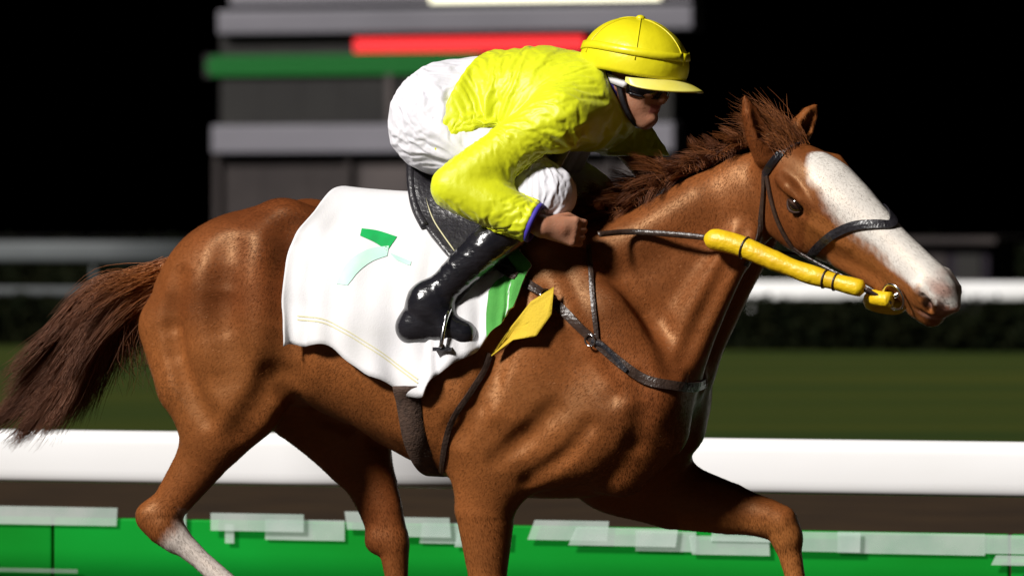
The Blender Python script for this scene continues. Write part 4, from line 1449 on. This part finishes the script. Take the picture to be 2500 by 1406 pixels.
def garment(name, prims, m, lo, hi, inflate, cuts, h=.0055, wr=None, parent=None, drape=None):
    """cloth shell: the body inflated and cut by planes; drape = (slack, stiffness) lets it settle as real cloth"""
    G = Grid(lo, hi, h)
    for (p, k), inf in prims: G.add(p, k + .01, inflate=inf)
    if wr is not None:
        idx = np.argwhere(np.abs(G.f) < .05); q = G.lo + idx * G.h
        G.f[idx[:, 0], idx[:, 1], idx[:, 2]] -= wr(q).astype(np.float32)
    pin_d = None
    if cuts is not None:
        X = np.stack(np.meshgrid(*G.ax, indexing='ij'), -1).astype(np.float32)
        cut = np.full(G.f.shape, -1.0, np.float32)
        for cfn in cuts: cut = np.maximum(cut, cfn(X))
        G.f = np.maximum(G.f, cut)
        Gc = Grid(lo, hi, h); Gc.f = cut; pin_d = Gc
    V, Q = G.mesh()
    if drape:
        V = settle(V, Q, pin_d.sample(V) > -.012, *drape)
    o = obj(name, W(V), Q, m, parent or jockey)
    if drape:
        sd = o.modifiers.new('smooth', 'SUBSURF'); sd.levels = sd.render_levels = 1
    return o


def settle(V, Q, pinned, slack, bend, gap, frames=11):
    """let the shell crumple over the body: a short cloth simulation whose result is kept as the mesh"""
    me = new_mesh('cloth_rest', W(V), Q)
    o = bpy.data.objects.new('cloth_rest', me); COL.objects.link(o)
    vg = o.vertex_groups.new(name='pin'); vg.add([int(i) for i in np.nonzero(pinned)[0]], 1.0, 'REPLACE')
    cm = o.modifiers.new('cloth', 'CLOTH'); st = cm.settings
    st.quality = 6; st.mass = .08; st.air_damping = 3
    st.tension_stiffness = st.compression_stiffness = 30; st.shear_stiffness = 12; st.bending_stiffness = bend
    st.tension_damping = st.compression_damping = 8
    st.vertex_group_mass = 'pin'; st.pin_stiffness = 1
    st.shrink_min = -slack; st.shrink_max = -slack * .6
    st.effector_weights.gravity = .25
    cm.collision_settings.use_collision = True; cm.collision_settings.distance_min = .004; cm.collision_settings.use_self_collision = False
    c = coarse_body(gap)
    SC.frame_start, SC.frame_end = 1, frames
    cm.point_cache.frame_start, cm.point_cache.frame_end = 1, frames
    for f in range(1, frames + 1):
        SC.frame_set(f)
    dg = bpy.context.evaluated_depsgraph_get()
    ev = o.evaluated_get(dg); em = ev.to_mesh()
    out = np.empty(len(em.vertices) * 3, np.float32); em.vertices.foreach_get('co', out)
    ev.to_mesh_clear()
    out = Wi(out.reshape(-1, 3))
    bpy.data.objects.remove(o); bpy.data.objects.remove(c)
    SC.frame_set(1)
    bad = ~np.isfinite(out).all(1) | (np.linalg.norm(out - V, axis=1) > .12)
    out[bad] = V[bad]
    return out


def coarse_body(gap):
    g_ = Grid(JG.lo, JG.lo + (JG.n - 1) * JG.h, .014)
    for lst in (P_TORSO, P_SH, P_PELVIS, P_THIGH, P_SHIN, P_ARM_N, P_ARM_F, P_NECK):
        for p, k in lst: g_.add(p, k)
    v, q = g_.mesh()
    o = bpy.data.objects.new('body_form', new_mesh('body_form', W(v), q)); COL.objects.link(o)
    o.modifiers.new('collision', 'COLLISION'); o.collision.thickness_outer = gap
    return o


def plane(p, n):
    n = nrm(n).astype(np.float32); p = np.asarray(p, np.float32)
    return lambda X: (X - p) @ n


def ball_out(c, r):
    """keeps what is within r of c"""
    c = np.asarray(c, np.float32)
    return lambda X: np.linalg.norm(X - c, axis=-1) - r


def folds(q, axis_pt, axis_dir, f, amp, ph=0.0):
    a = nrm(axis_dir); t = (q - axis_pt) @ a
    w = noise3(q, 14, ph) * .9
    x = np.sin(t * f * .85 + w * 3.6 + ph)
    return amp * 1.15 * ((1 - np.abs(x)) ** 3.5) * (.35 + .65 * np.clip(noise3(q, 9, ph + 2) * 1.5 + .5, 0, 1))


def wr_jacket(q):
    a = folds(q, EL_N, WR_N - EL_N, 70, .011, .3) * np.exp(-(np.linalg.norm(q - (EL_N * .7 + SH_N * .3), axis=1) / .17) ** 2)
    b = folds(q, SH_N, EL_N - SH_N, 48, .012, 1.2) * np.exp(-(np.linalg.norm(q - SH_N, axis=1) / .17) ** 2)
    c = folds(q, C(1200, 250), C(1240, 330) - C(1200, 250), 44, .009, 2.2) * np.exp(-(np.linalg.norm((q - C(1220, 300, .1)) * (1, .6, 1), axis=1) / .18) ** 2)
    d = folds(q, SH_F, EL_F - SH_F, 55, .010, .9) * np.exp(-(np.linalg.norm(q - EL_F, axis=1) / .2) ** 2)
    return a + b + c + d + .005 * noise3(q, 12, .2) + .003 * noise3(q, 30, 1.2)


jl, jh = C(985, 640, .1) * (1, 0, 1) + (0, -.40, 0), C(1720, 80, 0) * (1, 0, 1) + (0, .40, 0)
WAIST = C(1150, 240, 0); WN = nrm(C(1115, 265) - C(1230, 245))
armdir_n, armdir_f = nrm(WR_N - EL_N), nrm(WR_F - EL_F)


def waist_cut(X):
    d = (X - WAIST.astype(np.float32)) @ nrm(np.array((-1.0, 0, .35))).astype(np.float32)
    d = np.maximum(d, np.float32(C(1150, 380)[2]) - X[..., 2])
    # arms are kept whatever side of the waist they are on
    arm = seg(SH_N, EL_N, .09, .09)[0](X[..., 0], X[..., 1], X[..., 2])
    arm = np.minimum(arm, seg(EL_N, WR_N, .095, .095)[0](X[..., 0], X[..., 1], X[..., 2]))
    return np.where((arm < 0) & (X[..., 1] > .250), np.minimum(d, -.5 + 0 * d), d).astype(np.float32)


def wrist_cut(X):
    out = np.full(X.shape[:3], -1.0, np.float32)
    for w_, d_ in ((WR_N, armdir_n), (WR_F, armdir_f)):
        r = np.linalg.norm(X - w_.astype(np.float32), axis=-1) < .10
        v = (X - (w_ - d_ * .030).astype(np.float32)) @ d_.astype(np.float32)
        out = np.where(r, v, out)
    return out


jacket = garment('silk_jacket', [(p, .020) for p in P_TORSO + P_SH + P_NECK] + [(p, .026) for p in P_PELVIS] + [(p, .024) for p in P_ARM_N + P_ARM_F], M['silk'], jl, jh, .02,
                 [waist_cut, wrist_cut, plane(C(1508, 205), nrm(C(1540, 190) - C(1430, 240)))], h=.0085, drape=(.09, .20, .014))
for w_, d_ in ((WR_N, armdir_n), (WR_F, armdir_f)):
    a = np.linspace(0, 2 * math.pi, 25); u = nrm(np.cross(d_, (0, .3, 1))); v = np.cross(d_, u)
    V, F = tube(W(w_ - d_ * .026 + .050 * (np.cos(a)[:, None] * u + np.sin(a)[:, None] * v)), .008, 8, False)
    obj('cuff', V, F, M['blue'], jacket)
cd_ = nrm(C(1540, 190) - C(1430, 240)); a = np.linspace(0, 2 * math.pi, 33); u = nrm(np.cross(cd_, (0, 1, 0))); v = np.cross(cd_, u)
V, F = tube(W(C(1506, 204) + .068 * (np.cos(a)[:, None] * u + np.sin(a)[:, None] * v)), .016, 8, False)
obj('collar', V, F, M['blue'], jacket)


def wr_breech(q):
    a = folds(q, HIP, KN - HIP, 46, .009, .5) * np.exp(-(np.linalg.norm((q - C(1130, 340, .12)) * (1, .7, 1), axis=1) / .17) ** 2)
    b = folds(q, KN, KN - HIP, 60, .009, 1.5) * np.exp(-(np.linalg.norm(q - KN, axis=1) / .13) ** 2)
    c = folds(q, HIP, np.array((.3, 0, 1.0)), 62, .007, 2.5) * np.exp(-(np.linalg.norm((q - C(1060, 320, .12)) * (1, .7, 1), axis=1) / .15) ** 2)
    return 1.5 * (a + b + c) + .004 * noise3(q, 14, .6)


shd = nrm(ANK - KN)


def below_knee(X):
    Y = np.stack((X[..., 0], np.abs(X[..., 1]), X[..., 2]), -1) - KN.astype(np.float32)
    t = Y @ shd.astype(np.float32)
    dist = np.linalg.norm(Y - t[..., None] * shd.astype(np.float32), axis=-1)
    return np.where((dist < .10) & (t > 0), t - .10, -1.0).astype(np.float32)


def waist_top(X):
    d = (X - (WAIST + (.05, 0, 0)).astype(np.float32)) @ nrm(np.array((1.0, 0, -.1))).astype(np.float32)
    leg = (X[..., 2] < C(1200, 330)[2]) & (np.abs(X[..., 1]) > .02)
    return np.where(leg, -1.0, d).astype(np.float32)


breeches = garment('breeches', [(p, .012) for p in P_PELVIS] + [(p, .013) for p in P_THIGH + P_SHIN] + [((P_TORSO[0][0], .05), .008)], M['breeches'],
                   C(900, 700, .1) * (1, 0, 1) + (0, -.40, 0), C(1560, 80, 0) * (1, 0, 1) + (0, .40, 0), .012, [below_knee, waist_top], h=.0085, drape=(.055, .10, .003))


def boot_folds(q):
    Y = np.stack((q[:, 0], np.abs(q[:, 1]), q[:, 2]), 1)
    return folds(Y, ANK, ANK - KN, 95, .004, .4) * np.exp(-(np.linalg.norm(Y - (ANK * .75 + KN * .25), axis=1) / .12) ** 2) + .002 * noise3(q, 20, 1)


for g_, lo_l, hi_l in ((1, .12, .42), (-1, -.42, -.12)):
    pr = [(P_SHIN[0 if g_ == 1 else 1], .012), (P_FOOT[0 if g_ == 1 else 1], .012), (P_FOOT[2 if g_ == 1 else 3], .012)]
    bo = garment('riding_boot', pr, M['boot'], C(930, 880, .2) * (1, 0, 1) + (0, lo_l, 0), C(1440, 430, .2) * (1, 0, 1) + (0, hi_l, 0), .012,
                 [lambda X, g_=g_: -(((X - ((KN + shd * .085) * (1, g_, 1)).astype(np.float32)) @ (shd * (1, g_, 1)).astype(np.float32)).astype(np.float32))],
                 h=.0048, wr=boot_folds)
    he = HEEL * (1, g_, 1)
    v, f = box_sl(he[0] - .032, he[0] + .022, he[1] - .026, he[1] + .026, he[2] - .054, he[2] - .028)
    bevel(obj('heel', v, f, M['boot'], bo, smooth=False, recalc=True), .005)
    # stirrup iron and leather (part of the saddle)
    c = BALL * (1, g_, 1); st = []
    for t in np.linspace(-.12, 1.12, 23):
        a = math.pi * t
        st.append(c + np.array((.012 * math.sin(a), .062 * math.cos(a), -.047 + .105 * max(0, math.sin(a)) if 0 <= t <= 1 else -.047)))
    st = np.array(st); st[0] = st[1] * .5 + st[-2] * .5; st[-1] = st[0]
    V, F = tube(W(st), .006, 8, False); so = obj('stirrup_iron', V, F, M['steel'], saddle)
    v, f = box_sl(c[0] - .026, c[0] + .026, c[1] - .058, c[1] + .058, c[2] - .060, c[2] - .050)
    obj('tread', v, f, M['leather'], so, smooth=False, recalc=True)
    p0 = c + np.array((.012, 0, .060)); p1 = C(1190, 640, .285) * (1, g_, 1)
    pts = np.array([p0 + (p1 - p0) * t for t in np.linspace(0, 1, 8)])
    V, F = ribbon(W(pts), np.repeat(W(np.array((.2, g_, .1)))[None], 8, 0), .018, .004); obj('stirrup_leather', V, F, M['leather'], saddle, recalc=True)

# --- cap: silk covered skull cap with a stiff peak
capc = JP(-.006, 0, .030)

NA, NB = 48, 20
V = []
AX, BX, UX = .165, .132, .122
for i in range(NB + 1):
    ph = math.pi / 2 * 1.13 * i / NB
    for j in range(NA):
        a = 2 * math.pi * j / NA
        f, b, u = AX * math.sin(ph) * math.cos(a), BX * math.sin(ph) * math.sin(a), UX * math.cos(ph)
        pin = 1 + .006 * math.cos(6 * a) * math.sin(ph) + .012 * (noise3(np.array((f, b, u)), 30, .8))
        if f < 0: u -= .10 * (f / AX) ** 2 * (i / NB) ** 2 * .5
        V.append(JP(-.006, 0, .030) + (FW * f + SD * b + UP * u) * pin)
V = np.array(V)
F = [(i * NA + j, i * NA + (j + 1) % NA, (i + 1) * NA + (j + 1) % NA, (i + 1) * NA + j) for i in range(NB) for j in range(NA)]
capo = obj('cap', W(V), F, M['cap'], jockey, recalc=True)
q = capo.modifiers.new('thickness', 'SOLIDIFY'); q.thickness = .006
# seams, button, band
for j in range(0, NA, 8):
    pts = V[[i * NA + j for i in range(NB - 3)]]
    vv_, ff_ = tube(W(pts + nrm(pts - capc) * .001), .0016, 5); obj('seam', vv_, ff_, M['cap'], capo)
bt = V[0] + UP * .004
vv_, ff_ = tube(W(np.array([bt - UP * .006, bt, bt + UP * .004, bt + UP * .006])), np.array((.014, .013, .009, .002)), 14); obj('button', vv_, ff_, M['cap'], capo)
i0 = int(NB * .74)
P = V[[i0 * NA + j for j in range(NA)] + [i0 * NA]]; Nn = nrm(P - capc)
vv_, ff_ = ribbon(W(P + Nn * .004), W(Nn), .022, .002); obj('band', vv_, ff_, M['cap'], capo, recalc=True)
# peak
pk = []
for r in np.linspace(0, 1, 9):
    for a in np.linspace(-1.15, 1.15, 29):
        e = math.cos(a / 1.15 * math.pi / 2) ** .55
        f = (AX * .955 + .070 * r * e) * math.cos(a); b = (BX * .985 + .030 * r * e) * math.sin(a)
        u = -.022 - .020 * r * e - .012 * abs(math.sin(a)) ** 2 - .016 * r * (b / .13) ** 2
        pk.append(JP(-.006, 0, .030) + FW * f + SD * b + UP * u)
ff_ = [(i * 29 + j, i * 29 + j + 1, (i + 1) * 29 + j + 1, (i + 1) * 29 + j) for i in range(8) for j in range(28)]
po = obj('peak', W(np.array(pk)), ff_, M['cap_white'], capo, recalc=True)
q = po.modifiers.new('thickness', 'SOLIDIFY'); q.thickness = .005
# chin strap
cs = catmull([JP(.01, .086, -.02), JP(.03, .078, -.07), JP(.045, .05, -.115), JP(.05, 0, -.142), JP(.045, -.05, -.115), JP(.03, -.078, -.07), JP(.01, -.086, -.02)], 6)
vv_, ff_ = ribbon(W(cs), W(nrm(cs - JP(0, 0, -.04))), .014, .002); obj('chin_strap', vv_, ff_, M['leather'], capo, recalc=True)

# --- goggles

lens = []
A_ = np.linspace(-1.25, 1.25, 33)
for v in np.linspace(-1, 1, 11):
    for a in A_:
        rr = (1 - .10 * v * v)
        hgt = .026 * (1 - .25 * (abs(a) / 1.25) ** 3) * v - .006 * (math.cos(a * 2.5) > 0) * (v < 0) * math.exp(-(a / .14) ** 2) * -2
        lens.append(JP(.010 + .106 * rr * math.cos(a), .088 * rr * math.sin(a), -.027 + hgt))
ff_ = [(i * 33 + j, i * 33 + j + 1, (i + 1) * 33 + j + 1, (i + 1) * 33 + j) for i in range(10) for j in range(32)]
go = obj('goggles', W(np.array(lens)), ff_, M['lens'], jockey, recalc=True)
q = go.modifiers.new('thickness', 'SOLIDIFY'); q.thickness = .004
L2 = np.array(lens).reshape(11, 33, 3)
rim = np.vstack((L2[0], L2[1:, -1], L2[-1, ::-1][1:], L2[::-1, 0][1:]))
vv_, ff_ = tube(W(rim), .0035, 6, False); obj('rim', vv_, ff_, M['leather'], go)
for g_ in (1, -1):
    a = np.linspace(1.2, 2.4, 14)
    sp = np.array([JP(.004 + .112 * math.cos(x), g_ * .094 * math.sin(x), -.026 + .016 * (x - 1.2)) for x in a])
    vv_, ff_ = ribbon(W(sp), W(nrm(sp - JP(0, 0, -.01))), .022, .002); obj('strap', vv_, ff_, M['goggle_strap'], go, recalc=True)
